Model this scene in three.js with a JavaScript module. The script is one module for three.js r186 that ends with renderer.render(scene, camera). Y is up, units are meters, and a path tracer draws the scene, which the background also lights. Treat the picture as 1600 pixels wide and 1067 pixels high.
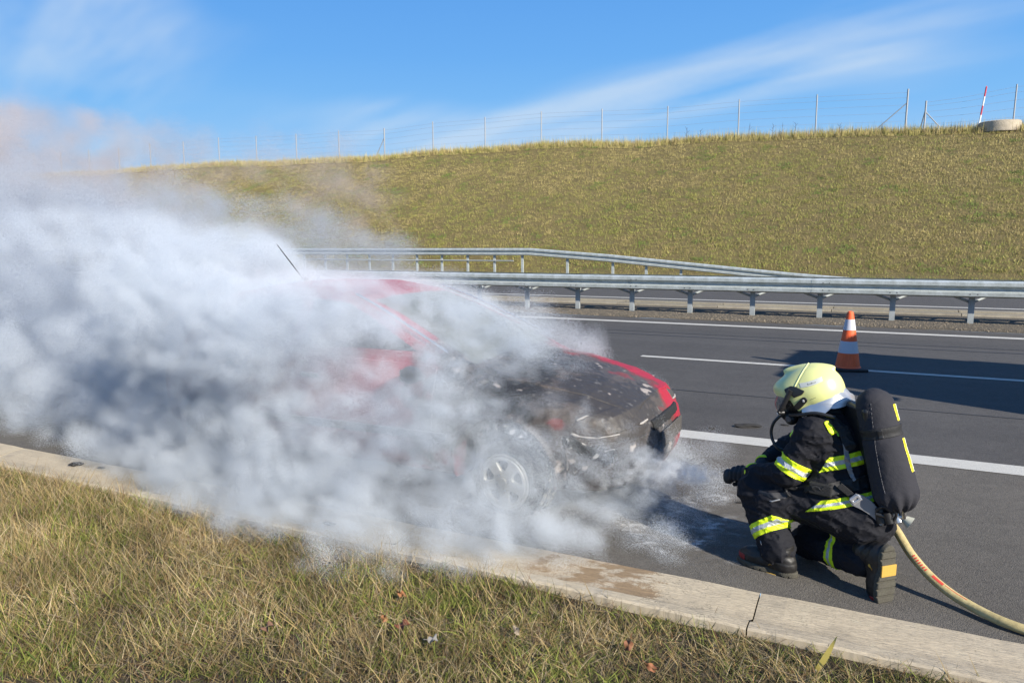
import * as THREE from 'three';
import { mergeGeometries } from 'three/addons/utils/BufferGeometryUtils.js';
import { RoundedBoxGeometry } from 'three/addons/geometries/RoundedBoxGeometry.js';
import { ImprovedNoise } from 'three/addons/math/ImprovedNoise.js';

// ---------------------------------------------------------------- camera, sky, sun, exposure
const RAD = Math.PI / 180;
const scene = new THREE.Scene();
const camera = new THREE.PerspectiveCamera(49.39, 1024 / 682, 0.05, 3000);
camera.position.set(0, 1.705, 0);
camera.rotation.order = 'YXZ';
camera.rotation.set(-7.99 * RAD, 26.58 * RAD, -0.47 * RAD);

const renderer = new THREE.WebGLRenderer();
renderer.toneMapping = THREE.LinearToneMapping;
const EXPOSURE = 1.8;
renderer.toneMappingExposure = EXPOSURE;
renderer.shadowMap.enabled = true;

const noise3 = new ImprovedNoise();
const fbm = (x, y, z, octaves) => { let s = 0, a = 0.5; for (let i = 0; i < octaves; i++) { s += a * noise3.noise(x, y, z); x = x * 2.03 + 3.1; y = y * 2.03 + 1.7; z = z * 2.03 + 5.3; a *= 0.5; } return s; };
const clamp = THREE.MathUtils.clamp, lerp = THREE.MathUtils.lerp, smooth = THREE.MathUtils.smoothstep;
function makeRandom(seed) { let s = seed | 0; return () => { s = (s + 0x6d2b79f5) | 0; let t = Math.imul(s ^ (s >>> 15), 1 | s); t = (t + Math.imul(t ^ (t >>> 7), 61 | t)) ^ t; return ((t ^ (t >>> 14)) >>> 0) / 4294967296; }; }
const piecewise = (points, x) => { if (x <= points[0][0]) return points[0][1]; for (let i = 1; i < points.length; i++) if (x <= points[i][0]) { const [a, p] = points[i - 1], [b, q] = points[i]; return p + (q - p) * (x - a) / (b - a); } return points[points.length - 1][1]; };

{ // clear autumn sky with thin cirrus all the way round
  const W = 2048, H = 1024, data = new Float32Array(W * H * 4);
  const stops = [[0, [0.45, 0.68, 0.93]], [6, [0.34, 0.6, 0.92]], [9, [0.215, 0.51, 0.92]], [13, [0.155, 0.43, 0.89]], [18, [0.118, 0.365, 0.84]], [30, [0.085, 0.28, 0.7]], [55, [0.06, 0.2, 0.54]], [90, [0.05, 0.17, 0.48]]];
  for (let j = 0; j < H; j++) {
    const up = ((j + 0.5) / H - 0.5) * Math.PI, deg = up / RAD;
    const base = [0, 1, 2].map((c) => piecewise(stops.map(([d, col]) => [d, col[c]]), deg));
    for (let i = 0; i < W; i++) {
      const az = ((i + 0.5) / W - 0.5) * 2 * Math.PI, cy = Math.cos(up), dx = Math.cos(az) * cy, dy = Math.sin(up), dz = Math.sin(az) * cy;
      let cloud = 0;
      if (deg > 0) {
        const k = 1 / (dy + 0.16), px = dx * k, pz = dz * k;
        const ax = px * 0.955 + pz * 0.296, az2 = -px * 0.296 + pz * 0.955;
        const big = fbm(ax * 0.42 + 5.48, az2 * 0.75 + 11.3, 2.6, 3) + 0.02;
        const streak = fbm(ax * 1.1 + 14.48, az2 * 4.2 + 11.3, 7.7, 5);
        cloud = clamp(smooth(big, 0.05, 0.3) * (0.5 + 1.6 * streak), 0, 1) * 0.66 * smooth(deg, 2, 7);
      }
      const o = (j * W + i) * 4, white = [0.62, 0.75, 0.9];
      for (let c = 0; c < 3; c++) data[o + c] = lerp(base[c], white[c], cloud) / EXPOSURE;
      data[o + 3] = 1;
    }
  }
  const sky = new THREE.DataTexture(data, W, H, THREE.RGBAFormat, THREE.FloatType);
  sky.mapping = THREE.EquirectangularReflectionMapping; sky.magFilter = THREE.LinearFilter; sky.needsUpdate = true;
  scene.background = sky; scene.environment = sky;
}
const SUN_AZ = 24 * RAD, SUN_EL = 28.5 * RAD;
const toSun = new THREE.Vector3(Math.cos(SUN_EL) * Math.cos(SUN_AZ), Math.sin(SUN_EL), Math.cos(SUN_EL) * Math.sin(SUN_AZ));
const sun = new THREE.DirectionalLight(new THREE.Color().setRGB(1, 0.93, 0.82), 5);
sun.name = 'sun';
sun.position.copy(toSun).multiplyScalar(60).add(new THREE.Vector3(-8, 0, -12));
sun.target.position.set(-8, 0, -12);
sun.castShadow = true; sun.shadow.mapSize.set(4096, 4096);
Object.assign(sun.shadow.camera, { left: -45, right: 45, top: 40, bottom: -40, near: 1, far: 150 });
scene.add(sun, sun.target);

// ---------------------------------------------------------------- helpers
const V = (x, y, z) => new THREE.Vector3(x, y, z);
const rgb = (r, g, b) => new THREE.Color().setRGB(r, g, b);
const std = (color, roughness = 0.9, extra = {}) => new THREE.MeshStandardMaterial({ color, roughness, metalness: 0, ...extra });
const phys = (color, roughness = 0.9, extra = {}) => new THREE.MeshPhysicalMaterial({ color, roughness, metalness: 0, ...extra });
const taken = new Map();
function numbered(name) { const n = taken.get(name) ?? 0; taken.set(name, n + 1); return n ? name + '_' + String(n).padStart(3, '0') : name; }
function mesh(name, geometry, material, parent) { const m = new THREE.Mesh(geometry, material); m.name = name; m.castShadow = m.receiveShadow = true; parent.add(m); return m; }
function tag(o, label, category, group) { o.userData = { label, category }; if (group) o.userData.group = group; return o; }
function thing(name, label, category, x = 0, y = 0, z = 0, group) { const g = new THREE.Group(); g.name = numbered(name); g.position.set(x, y, z); scene.add(g); return tag(g, label, category, group); }
function structure(name, geometry, material) { const m = mesh(numbered(name), geometry, material, scene); m.userData.kind = 'structure'; return m; }
function box(w, h, d, x = 0, y = 0, z = 0) { return new THREE.BoxGeometry(w, h, d).translate(x, y, z); }
function rbox(w, h, d, r, x = 0, y = 0, z = 0) { return new RoundedBoxGeometry(w, h, d, 2, r).translate(x, y, z); }
function rod(a, b, r, seg = 8, r2 = r) { // closed cylinder from a to b
  const d = b.clone().sub(a), g = new THREE.CylinderGeometry(r2, r, d.length(), seg, 1);
  g.applyQuaternion(new THREE.Quaternion().setFromUnitVectors(V(0, 1, 0), d.normalize()));
  return g.translate((a.x + b.x) / 2, (a.y + b.y) / 2, (a.z + b.z) / 2);
}
function tube(points, r, seg = 40, radial = 8) { return new THREE.TubeGeometry(new THREE.CatmullRomCurve3(points), seg, r, radial, false); }
function texture(W, H, fill, srgb = false, repeat = true) {
  const d = new Uint8Array(W * H * 4);
  for (let j = 0; j < H; j++) for (let i = 0; i < W; i++) { const c = fill(i, j), o = (j * W + i) * 4; for (let k = 0; k < 3; k++) d[o + k] = clamp(Math.round(c[k] * 255), 0, 255); d[o + 3] = 255; }
  const t = new THREE.DataTexture(d, W, H);
  t.magFilter = THREE.LinearFilter; t.minFilter = THREE.LinearMipmapLinearFilter; t.generateMipmaps = true;
  if (repeat) t.wrapS = t.wrapT = THREE.RepeatWrapping;
  if (srgb) t.colorSpace = THREE.SRGBColorSpace;
  t.needsUpdate = true; return t;
}
// value noise on a torus, so that textures repeat without a seam
function tileNoise(seed, cells) { const r = makeRandom(seed), g = new Float32Array(cells * cells).map(() => r()); const at = (x, y) => g[((y % cells) + cells) % cells * cells + ((x % cells) + cells) % cells]; return (u, v) => { const x = u * cells, y = v * cells, ix = Math.floor(x), iy = Math.floor(y), fx = x - ix, fy = y - iy, sx = fx * fx * (3 - 2 * fx), sy = fy * fy * (3 - 2 * fy); return lerp(lerp(at(ix, iy), at(ix + 1, iy), sx), lerp(at(ix, iy + 1), at(ix + 1, iy + 1), sx), sy); }; }
// a flat sheet on the ground between x0..x1 and z0..z1 (z0 is the far edge), uv in metres
function sheet(x0, x1, z0, z1, y, nx = 1, nz = 1, height) {
  const g = new THREE.PlaneGeometry(x1 - x0, z1 - z0, nx, nz).rotateX(-Math.PI / 2).translate((x0 + x1) / 2, y, (z0 + z1) / 2);
  const p = g.attributes.position, uv = g.attributes.uv;
  for (let i = 0; i < p.count; i++) { if (height) p.setY(i, height(p.getX(i), p.getZ(i))); uv.setXY(i, p.getX(i), p.getZ(i)); }
  if (height) g.computeVertexNormals();
  return g;
}

// ---- surfaces from distance fields (naive surface nets)
function net(f, lo, hi, h, extra) {
  const nx = Math.ceil((hi[0] - lo[0]) / h) + 1, ny = Math.ceil((hi[1] - lo[1]) / h) + 1, nz = Math.ceil((hi[2] - lo[2]) / h) + 1;
  const val = new Float32Array(nx * ny * nz), id = new Int32Array(nx * ny * nz).fill(-1), pos = [], index = [];
  // coarse pass: skip blocks that lie well away from the surface
  const B = 4;
  for (let k0 = 0; k0 < nz; k0 += B) for (let j0 = 0; j0 < ny; j0 += B) for (let i0 = 0; i0 < nx; i0 += B) {
    const mid = f(lo[0] + (i0 + 1.5) * h, lo[1] + (j0 + 1.5) * h, lo[2] + (k0 + 1.5) * h), far = Math.abs(mid) > h * 7.5;
    for (let k = k0; k < Math.min(k0 + B, nz); k++) for (let j = j0; j < Math.min(j0 + B, ny); j++) for (let i = i0; i < Math.min(i0 + B, nx); i++) val[(k * ny + j) * nx + i] = far ? mid : f(lo[0] + i * h, lo[1] + j * h, lo[2] + k * h);
  }
  const at = (i, j, k) => (k * ny + j) * nx + i;
  for (let k = 0; k < nz - 1; k++) for (let j = 0; j < ny - 1; j++) for (let i = 0; i < nx - 1; i++) {
    let n = 0, sx = 0, sy = 0, sz = 0;
    const c = [];
    for (let q = 0; q < 8; q++) c.push(val[at(i + (q & 1), j + (q >> 1 & 1), k + (q >> 2))]);
    let mask = 0; for (let q = 0; q < 8; q++) if (c[q] < 0) mask |= 1 << q;
    if (mask === 0 || mask === 255) continue;
    for (let q = 0; q < 8; q++) for (const b of [1, 2, 4]) { const r = q | b; if (r === q) continue; if ((c[q] < 0) === (c[r] < 0)) continue; const t = c[q] / (c[q] - c[r]); sx += (q & 1) + (b === 1 ? t : 0); sy += (q >> 1 & 1) + (b === 2 ? t : 0); sz += (q >> 2) + (b === 4 ? t : 0); n++; }
    id[at(i, j, k)] = pos.length / 3;
    pos.push(lo[0] + (i + sx / n) * h, lo[1] + (j + sy / n) * h, lo[2] + (k + sz / n) * h);
  }
  const quad = (a, b, c, d, flip) => { if (a < 0 || b < 0 || c < 0 || d < 0) return; if (flip) index.push(a, c, b, a, d, c); else index.push(a, b, c, a, c, d); };
  for (let k = 1; k < nz - 1; k++) for (let j = 1; j < ny - 1; j++) for (let i = 1; i < nx - 1; i++) {
    const v = val[at(i, j, k)] < 0;
    if (v !== val[at(i + 1, j, k)] < 0) quad(id[at(i, j - 1, k - 1)], id[at(i, j, k - 1)], id[at(i, j, k)], id[at(i, j - 1, k)], !v);
    if (v !== val[at(i, j + 1, k)] < 0) quad(id[at(i - 1, j, k - 1)], id[at(i - 1, j, k)], id[at(i, j, k)], id[at(i, j, k - 1)], !v);
    if (v !== val[at(i, j, k + 1)] < 0) quad(id[at(i - 1, j - 1, k)], id[at(i, j - 1, k)], id[at(i, j, k)], id[at(i - 1, j, k)], !v);
  }
  const N = pos.length / 3, nrm = new Float32Array(N * 3), uv = new Float32Array(N * 2), e = h * 0.6;
  for (let i = 0; i < N; i++) {
    const x = pos[i * 3], y = pos[i * 3 + 1], z = pos[i * 3 + 2];
    let gx = f(x + e, y, z) - f(x - e, y, z), gy = f(x, y + e, z) - f(x, y - e, z), gz = f(x, y, z + e) - f(x, y, z - e); const l = Math.hypot(gx, gy, gz) || 1;
    nrm[i * 3] = gx / l; nrm[i * 3 + 1] = gy / l; nrm[i * 3 + 2] = gz / l;
    uv[i * 2] = x * 0.8 + z * 0.6 + y * 0.15; uv[i * 2 + 1] = y + 0.35 * (x - z);
  }
  const g = new THREE.BufferGeometry();
  g.setAttribute('position', new THREE.Float32BufferAttribute(pos, 3)); g.setAttribute('normal', new THREE.BufferAttribute(nrm, 3)); g.setAttribute('uv', new THREE.BufferAttribute(uv, 2)); g.setIndex(index);
  if (extra) { const col = new Float32Array(N * 3); for (let i = 0; i < N; i++) extra(pos[i * 3], pos[i * 3 + 1], pos[i * 3 + 2], nrm.subarray(i * 3, i * 3 + 3), col.subarray(i * 3, i * 3 + 3)); g.setAttribute('color', new THREE.BufferAttribute(col, 3)); }
  return g;
}
const smin = (a, b, k) => { const t = Math.max(k - Math.abs(a - b), 0) / k; return Math.min(a, b) - t * t * k * 0.25; };
const smax = (a, b, k) => -smin(-a, -b, k);
function cone(px, py, pz, a, b, ra, rb) { // tapered capsule
  const bx = b[0] - a[0], by = b[1] - a[1], bz = b[2] - a[2], qx = px - a[0], qy = py - a[1], qz = pz - a[2];
  const t = clamp((qx * bx + qy * by + qz * bz) / (bx * bx + by * by + bz * bz), 0, 1);
  return Math.hypot(qx - bx * t, qy - by * t, qz - bz * t) - (ra + (rb - ra) * t);
}
const ball = (px, py, pz, c, r) => { const x = (px - c[0]) / r[0], y = (py - c[1]) / r[1], z = (pz - c[2]) / r[2], k = Math.hypot(x, y, z), g = Math.hypot(x / r[0], y / r[1], z / r[2]); return g < 1e-9 ? -Math.min(...r) : k * (k - 1) / g; };
function polygon(px, py, pts) { // signed distance to a closed polygon
  let d = Infinity, inside = false;
  for (let i = 0, j = pts.length - 1; i < pts.length; j = i++) {
    const [ax, ay] = pts[i], [bx, by] = pts[j], ex = bx - ax, ey = by - ay, wx = px - ax, wy = py - ay, t = clamp((wx * ex + wy * ey) / (ex * ex + ey * ey), 0, 1);
    d = Math.min(d, (wx - ex * t) ** 2 + (wy - ey * t) ** 2);
    if ((ay > py) !== (by > py) && px < (bx - ax) * (py - ay) / (by - ay) + ax) inside = !inside;
  }
  return (inside ? -1 : 1) * Math.sqrt(d);
}
function chain(px, py, pz, pts, r) { let d = Infinity; for (let i = 1; i < pts.length; i++) d = Math.min(d, cone(px, py, pz, pts[i - 1], pts[i], r, r)); return d; }

// ---------------------------------------------------------------- shared surface textures
const nA = tileNoise(1, 8), nB = tileNoise(2, 32), nC = tileNoise(3, 128), nD = tileNoise(4, 256), nE = tileNoise(5, 512);
const grainAt = (i, j, W) => { const u = i / W, v = j / W; return [nA(u, v), nB(u, v), nC(u, v), nD(u, v), nE(u, v)]; };
const asphaltMap = texture(1024, 1024, (i, j) => { const [a, b, c, d, e] = grainAt(i, j, 1024); let v = 0.62 + (a - 0.5) * 0.1 + (b - 0.5) * 0.12 + (c - 0.5) * 0.16 + (d - 0.5) * 0.34 + (e - 0.5) * 0.5; if (e > 0.86 && d > 0.45) v += 0.3; return [v, v * 0.985, v * 0.955]; });
const asphaltBump = texture(1024, 1024, (i, j) => { const [, , c, d, e] = grainAt(i, j, 1024); const v = 0.2 + c * 0.15 + d * 0.35 + e * 0.3; return [v, v, v]; });
const concreteMap = texture(1024, 1024, (i, j) => { const [a, b, c, d, e] = grainAt(i, j, 1024); const v = 0.78 + (a - 0.5) * 0.14 + (b - 0.5) * 0.12 + (c - 0.5) * 0.1 + (d - 0.5) * 0.1 + (e - 0.5) * 0.12; return [v, v * (0.97 + (a - 0.5) * 0.03), v * (0.93 + (b - 0.5) * 0.04)]; });
const fineBump = texture(512, 512, (i, j) => { const u = i / 512, v = j / 512; const k = 0.3 * nB(u, v) + 0.35 * nC(u, v) + 0.35 * nD(u, v); return [k, k, k]; });
const clothBump = texture(512, 512, (i, j) => { const u = i / 512, v = j / 512; const w = 0.5 + 0.2 * Math.sin(i * Math.PI / 2) * Math.sin(j * Math.PI / 2); const k = 0.45 * w + 0.25 * nB(u, v) + 0.3 * nC(u, v); return [k, k, k]; });
const repeated = (t, x, y = x) => { const c = t.clone(); c.repeat.set(x, y); c.needsUpdate = true; return c; };

// ---------------------------------------------------------------- ground, roads, kerb, hill
const X0 = -170, X1 = 60;
const farRoad = (z) => 0.12 * smooth(-z, 19.6, 28.6);
const crestY = (x) => 7.25 - 0.36 * smooth(x, -4, 2.5) + 0.8 * clamp(-x / 78, -0.3, 1.2) + 0.1 * Math.sin(x * 0.21) + 0.05 * Math.sin(x * 0.63 + 1);
function hillY(x, z) {
  const d = -z;
  if (d < 30) return farRoad(z);
  const c = crestY(x), t = clamp((d - 30) / 16, 0, 1);
  let y = 0.12 + (c - 0.12) * (t < 0.9 ? t * 1.052 : 0.9468 + (1 - 0.9468) * smooth(t, 0.86, 1));
  if (d > 46) y = c - 0.02 * (d - 46);
  return y + 0.1 * fbm(x * 0.25, z * 0.25, 3, 3) + 0.05 * fbm(x * 1.3, z * 1.3, 9, 2);
}
const vergeY = (x, z) => -0.005 + 0.1 * smooth(z, -3.2, -1.2) + 0.05 * fbm(x * 0.9, z * 0.9, 1, 3);

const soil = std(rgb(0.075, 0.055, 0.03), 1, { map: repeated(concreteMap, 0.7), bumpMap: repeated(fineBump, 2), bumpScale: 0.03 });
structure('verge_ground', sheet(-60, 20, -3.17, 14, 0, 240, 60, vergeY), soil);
const hillSoil = std(rgb(0.22, 0.175, 0.065), 1, { map: repeated(concreteMap, 0.11), bumpMap: repeated(fineBump, 0.6), bumpScale: 0.08 });
structure('hillside', sheet(X0, X1, -120, -28.4, 0, 260, 130, hillY), hillSoil);

const shoulderMat = std(rgb(0.148, 0.136, 0.12), 0.93, { vertexColors: true, map: repeated(asphaltMap, 1.25), bumpMap: repeated(asphaltBump, 1.25), bumpScale: 0.006 });
const laneMat = std(rgb(0.092, 0.087, 0.084), 0.88, { vertexColors: true, map: repeated(asphaltMap, 0.8), bumpMap: repeated(asphaltBump, 0.8), bumpScale: 0.004 });
// long streaks of wear along the lanes: polished tyre tracks, oil and old patches
function wear(g, tracks) {
  const p = g.attributes.position, c = new Float32Array(p.count * 3);
  for (let i = 0; i < p.count; i++) {
    const x = p.getX(i), z = p.getZ(i); let k = 1 + 0.16 * fbm(x * 0.12, z * 1.3, 5, 3) + 0.12 * fbm(x * 0.9, z * 1.6, 2, 3);
    for (const t of tracks) k -= 0.13 * Math.exp(-(((z - t) / 0.32) ** 2)) * (0.7 + 0.6 * noise3.noise(x * 0.2, t, 1));
    c[i * 3] = k; c[i * 3 + 1] = k * 0.995; c[i * 3 + 2] = k * 0.985;
  }
  g.setAttribute('color', new THREE.BufferAttribute(c, 3)); return g;
}
const road = structure('road', mergeGeometries([wear(sheet(-45, 12, -15.15, -6.24, 0, 285, 90), [-7.4, -9.1, -11.5, -13.2]), wear(sheet(X0, -45, -15.15, -6.24, 0, 40, 30), []), wear(sheet(12, X1, -15.15, -6.24, 0, 20, 30), [])]), laneMat);
const gravelMat = std(rgb(0.17, 0.145, 0.11), 1, { map: repeated(asphaltMap, 0.7), bumpMap: repeated(asphaltBump, 0.7), bumpScale: 0.03 });
structure('gravel_strip', sheet(X0, X1, -17.75, -15.15, 0.0, 400, 6, (x, z) => 0.012 * fbm(x * 2, z * 2, 4, 2) + 0.02 * smooth(-z, 15.15, 15.5)), gravelMat);
const opposite = structure('opposite_road', sheet(X0, X1, -28.4, -19.2, 0, 1, 24, (x, z) => farRoad(z)), std(rgb(0.092, 0.087, 0.084), 0.88, { map: repeated(asphaltMap, 0.8), bumpMap: repeated(asphaltBump, 0.8), bumpScale: 0.004 }));
structure('hard_shoulder', mergeGeometries([wear(sheet(-20, 5, -6.24, -3.54, 0, 250, 54), []), wear(sheet(X0, -20, -6.24, -3.54, 0, 60, 12), []), wear(sheet(5, X1, -6.24, -3.54, 0, 20, 12), [])]), shoulderMat);

{ // stones lying loose on the central strip
  const rnd = makeRandom(77), stone = new THREE.IcosahedronGeometry(1, 0), N = 14000;
  const m = new THREE.InstancedMesh(stone, std(rgb(0.2, 0.17, 0.13), 1), N); m.name = 'gravel'; m.userData.kind = 'stuff';
  const M = new THREE.Matrix4(), Q = new THREE.Quaternion(), C = new THREE.Color();
  for (let i = 0; i < N; i++) {
    const x = -34 + 38 * Math.sqrt(rnd()), z = -15.15 - rnd() * 1.8, s = 0.005 + 0.012 * rnd() * rnd() * rnd(), k = 0.6 + 0.7 * rnd();
    Q.set(rnd() - 0.5, rnd() - 0.5, rnd() - 0.5, rnd() - 0.5).normalize(); M.compose(V(x, 0.018, z), Q, V(s * (1 + rnd()), s, s * (1 + rnd()))); m.setMatrixAt(i, M); m.setColorAt(i, C.setRGB(k, k * 0.97, k * 0.92));
  }
  scene.add(m);
}
{ // painted lines
  const worn = texture(1024, 128, (i, j) => { const u = i / 1024, v = j / 1024 * 8; const n = nC(u, v * 0.25) * 0.5 + nD(u, v) * 0.5, e = nE(u, v * 0.7); let k = 0.9 + (nB(u, v) - 0.5) * 0.12 + (n - 0.5) * 0.15; if (e > 0.83 && n > 0.48) k *= 0.42; return [k, k * 0.99, k * 0.95]; });
  const paint = std(rgb(0.52, 0.51, 0.48), 0.8, { map: repeated(worn, 0.5, 4), bumpMap: repeated(asphaltBump, 1.25), bumpScale: 0.004 });
  const line = (name, x0, x1, z, w, parent = road, lift = 0.004) => { const m = mesh(name, sheet(x0, x1, z - w / 2, z + w / 2, lift), paint, parent); return m; };
  line('edge_line', X0, X1, -6.28, 0.25);
  line('edge_line', X0, X1, -14.4, 0.22);
  // lane line: a dash that ends behind the smoke
  for (const [a, b] of [[-3.05, 2.95], [-15.05, -9.05], [-26.2, -20.2], [-38.2, -32.2]]) line('lane_dash', a, b, -10.25, 0.125);
  const onFar = (x0, x1, z, w) => mesh('edge_line', sheet(x0, x1, z - w / 2, z + w / 2, 0, 1, 1, (x, zz) => farRoad(zz) + 0.006), paint, opposite);
  onFar(X0, X1, -20.0, 0.2); onFar(X0, X1, -27.6, 0.22);
  for (let x = -60; x < 16; x += 12) mesh('lane_dash', sheet(x, x + 6, -23.86, -23.72, 0, 1, 1, (xx, zz) => farRoad(zz) + 0.006), paint, opposite);
  const tar = std(rgb(0.03, 0.03, 0.032), 0.6, { bumpMap: repeated(asphaltBump, 2), bumpScale: 0.004 });
  for (const [z, w, k] of [[-12.55, 0.045, 0.5], [-12.95, 0.03, 0.8], [-8.1, 0.02, 0.7]]) {
    const pts = []; for (let x = -40; x <= 12; x += 0.5) pts.push([x, z + 0.05 * noise3.noise(x * k, z, 2), w * (0.6 + 0.5 * noise3.noise(x * 2.3, z, 8) + 0.4)]);
    const p = [], ix = []; pts.forEach(([x, zz, ww], i) => { p.push(x, 0.0035, zz - ww / 2, x, 0.0035, zz + ww / 2); if (i) { const a = (i - 1) * 2; ix.push(a, a + 1, a + 2, a + 1, a + 3, a + 2); } });
    const g = new THREE.BufferGeometry(); g.setAttribute('position', new THREE.Float32BufferAttribute(p, 3)); g.setAttribute('uv', new THREE.Float32BufferAttribute(pts.flatMap(([x, zz]) => [x, zz, x, zz + 0.05]), 2)); g.setIndex(ix); g.computeVertexNormals();
    mesh('tar_seam', g, tar, road);
  }
}
{ // dished concrete kerb slabs along the shoulder, each slab a piece of its own
  const base = new THREE.Group(); base.name = 'kerb'; base.userData.kind = 'structure'; scene.add(base);
  const stained = texture(2048, 160, (i, j) => { // metres: 10 m along the road, 0.6 m across
    const x = -8 + i / 2048 * 10, z = -3.6 + j / 160 * 0.6, u = i / 2048 * 4, v = j / 160 * 0.24;
    const n = nC(u * 0.5, v * 0.5), m = nB(u, v), f = nE(u, v), q = fbm(x * 5, z * 6, 2, 4), q2 = fbm(x * 9, z * 22, 6, 3);
    let k = 0.95 + (m - 0.5) * 0.1 + (n - 0.5) * 0.09 + (f - 0.5) * 0.1; let c = [k, k * 0.965, k * 0.9];
    const silt = smooth(q + 0.16 * (1 - Math.abs((z + 3.235) / 0.055)), 0.0, 0.16); // line of grey silt in the dish
    c = c.map((a, t) => lerp(a, [0.62, 0.61, 0.6][t] * k, 0.35 * silt));
    if (f > 0.9 && n > 0.6) c = c.map((a) => a * 0.6);
    const wetEdge = x + 0.22 * q + 0.1 * q2; // brown run-off water, its edge ragged
    const wet = smooth(wetEdge + 0.1 * (f - 0.5), -1.75, -1.62) * (1 - smooth(wetEdge + 0.12 * (f - 0.5) + 0.2 * q2, -0.98, -0.9)) * (1 - smooth(z + 0.05 * q2, -3.26, -3.23));
    c = c.map((a, t) => lerp(a, [0.56, 0.45, 0.34][t] * k, wet)); if (wetEdge > -0.95 && wetEdge < -0.62 && f > 0.72 && n > 0.5) c = c.map((a) => a * 0.7);
    const powder = smooth(q * 1.2 + q2 + 0.5 * (1 - Math.abs((x + 1.62) / 0.5)), 0.02, 0.3); // white extinguishing powder
    return c.map((a) => lerp(a, 1, 0.75 * powder * (f > 0.35 ? 1 : 0.4)));
  }, false, false);
  const mats = [0, 1, 2].map((k) => { const t = stained.clone(); t.wrapS = t.wrapT = THREE.ClampToEdgeWrapping; t.needsUpdate = true; return std(rgb(0.43 + k * 0.015, 0.375 + k * 0.013, 0.29 + k * 0.008), 0.92, { map: t, bumpMap: repeated(fineBump, 2.2), bumpScale: 0.006 }); });
  const profile = [[-3.54, -0.12], [-3.54, 0.0], [-3.525, 0.012], [-3.42, 0.004], [-3.33, -0.012], [-3.25, -0.014], [-3.222, 0.0], [-3.2, 0.03], [-3.185, 0.036], [-3.13, 0.036], [-3.118, 0.028], [-3.115, -0.12]];
  const slab = (x0, x1, k) => {
    const n = Math.max(1, Math.round((x1 - x0) / 0.12)), p = [], uv = [], ix = [], P = profile.length;
    for (let i = 0; i <= n; i++) { const x = lerp(x0, x1, i / n), chip = (i === 0 || i === n) ? 0.004 : 0; profile.forEach(([z, y], j) => { const wob = (j > 0 && j < P - 1) ? 0.003 * noise3.noise(x * 4, z * 20, 5) - chip : 0; p.push(x, y + wob, z + (j === 1 || j === 2 ? 0.005 * noise3.noise(x * 22, 3, 1) : 0)); uv.push((x + 8) / 10, (z + 3.6) / 0.6); }); }
    for (let i = 0; i < n; i++) for (let j = 0; j < P - 1; j++) { const a = i * P + j, b = a + P; ix.push(a, a + 1, b, a + 1, b + 1, b); }
    for (const [s, flip] of [[0, false], [n * P, true]]) for (let j = 1; j < P - 1; j++) ix.push(...(flip ? [s, s + j, s + j + 1] : [s, s + j + 1, s + j]));
    const g = new THREE.BufferGeometry(); g.setAttribute('position', new THREE.Float32BufferAttribute(p, 3)); g.setAttribute('uv', new THREE.Float32BufferAttribute(uv, 2)); g.setIndex(ix.reverse());
    const flat = g.toNonIndexed(); flat.computeVertexNormals();
    mesh('slab', flat, mats[k % 3], base);
  };
  let k = 0;
  for (const [a, b] of [[-0.44, 3.2], [-2.4, -0.447], [-4.35, -2.41], [-6.3, -4.36], [-8.25, -6.31], [-10.2, -8.26], [-14, -10.21], [-20, -14.01], [-40, -20.01], [3.21, 9]]) slab(a, b, k++);
  structure('kerb_bedding', sheet(-40, 9, -3.7, -3.0, -0.118), std(rgb(0.3, 0.27, 0.22), 1));
}
{ // concrete drainage channel in the central reserve: slabs with a sunk slot between two raised ribs
  const base = new THREE.Group(); base.name = 'drain_channel'; base.userData.kind = 'structure'; scene.add(base);
  const m0 = std(rgb(0.27, 0.245, 0.19), 0.95, { map: repeated(concreteMap, 0.6), bumpMap: repeated(fineBump, 1), bumpScale: 0.01 }), m1 = std(rgb(0.3, 0.27, 0.21), 0.95, { map: repeated(concreteMap, 0.45), bumpMap: repeated(fineBump, 1), bumpScale: 0.01 });
  const pf = [[-17.75, -0.1], [-17.75, 0.0], [-17.9, 0.0], [-17.95, 0.05], [-18.2, 0.05], [-18.25, -0.04], [-18.6, -0.04], [-18.65, 0.05], [-18.95, 0.05], [-19.0, 0.02], [-19.2, 0.01], [-19.2, -0.1]];
  const shape = new THREE.Shape(pf.map(([z, y]) => new THREE.Vector2(-z, y)));
  let i = 0;
  for (let x = 9; x > -60; x -= 2.5) { const L = 2.485; const g = new THREE.ExtrudeGeometry(shape, { depth: L, bevelEnabled: false }).rotateY(Math.PI / 2); g.translate(x - L, 0, 0); mesh('slab', g, i++ % 2 ? m0 : m1, base); }
}
{ // spilt white powder and foam on the shoulder in front of the car
  const W = 512, mask = texture(W, W, (i, j) => { const x = i / W * 2 - 1, y = j / W * 2 - 1, r = Math.hypot(x, y); const n = fbm(x * 3 + 5, y * 3, 1, 5), s = fbm(x * 15, y * 15, 4, 3); const k = smooth(n * 1.3 + 0.55 - r * 0.85, 0.0, 0.75) * clamp(0.45 + s * 2.2 + 1.4 * (nE(i / 512, j / 512) - 0.5), 0.05, 1) * 0.85; return [k, k, k]; }, false, false);
  const powder = std(rgb(0.55, 0.55, 0.54), 1, { transparent: true, alphaMap: mask });
  const patch = (x0, x1, z0, z1, y) => { const g = new THREE.PlaneGeometry(x1 - x0, z1 - z0).rotateX(-Math.PI / 2).translate((x0 + x1) / 2, y, (z0 + z1) / 2); const m = structure('powder_residue', g, powder); return m; };
  patch(-2.1, -0.25, -5.2, -3.6, 0.004); patch(-1.6, -0.5, -4.6, -3.55, 0.008); patch(-3.4, -1.4, -4.4, -3.55, 0.006);
}
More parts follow.
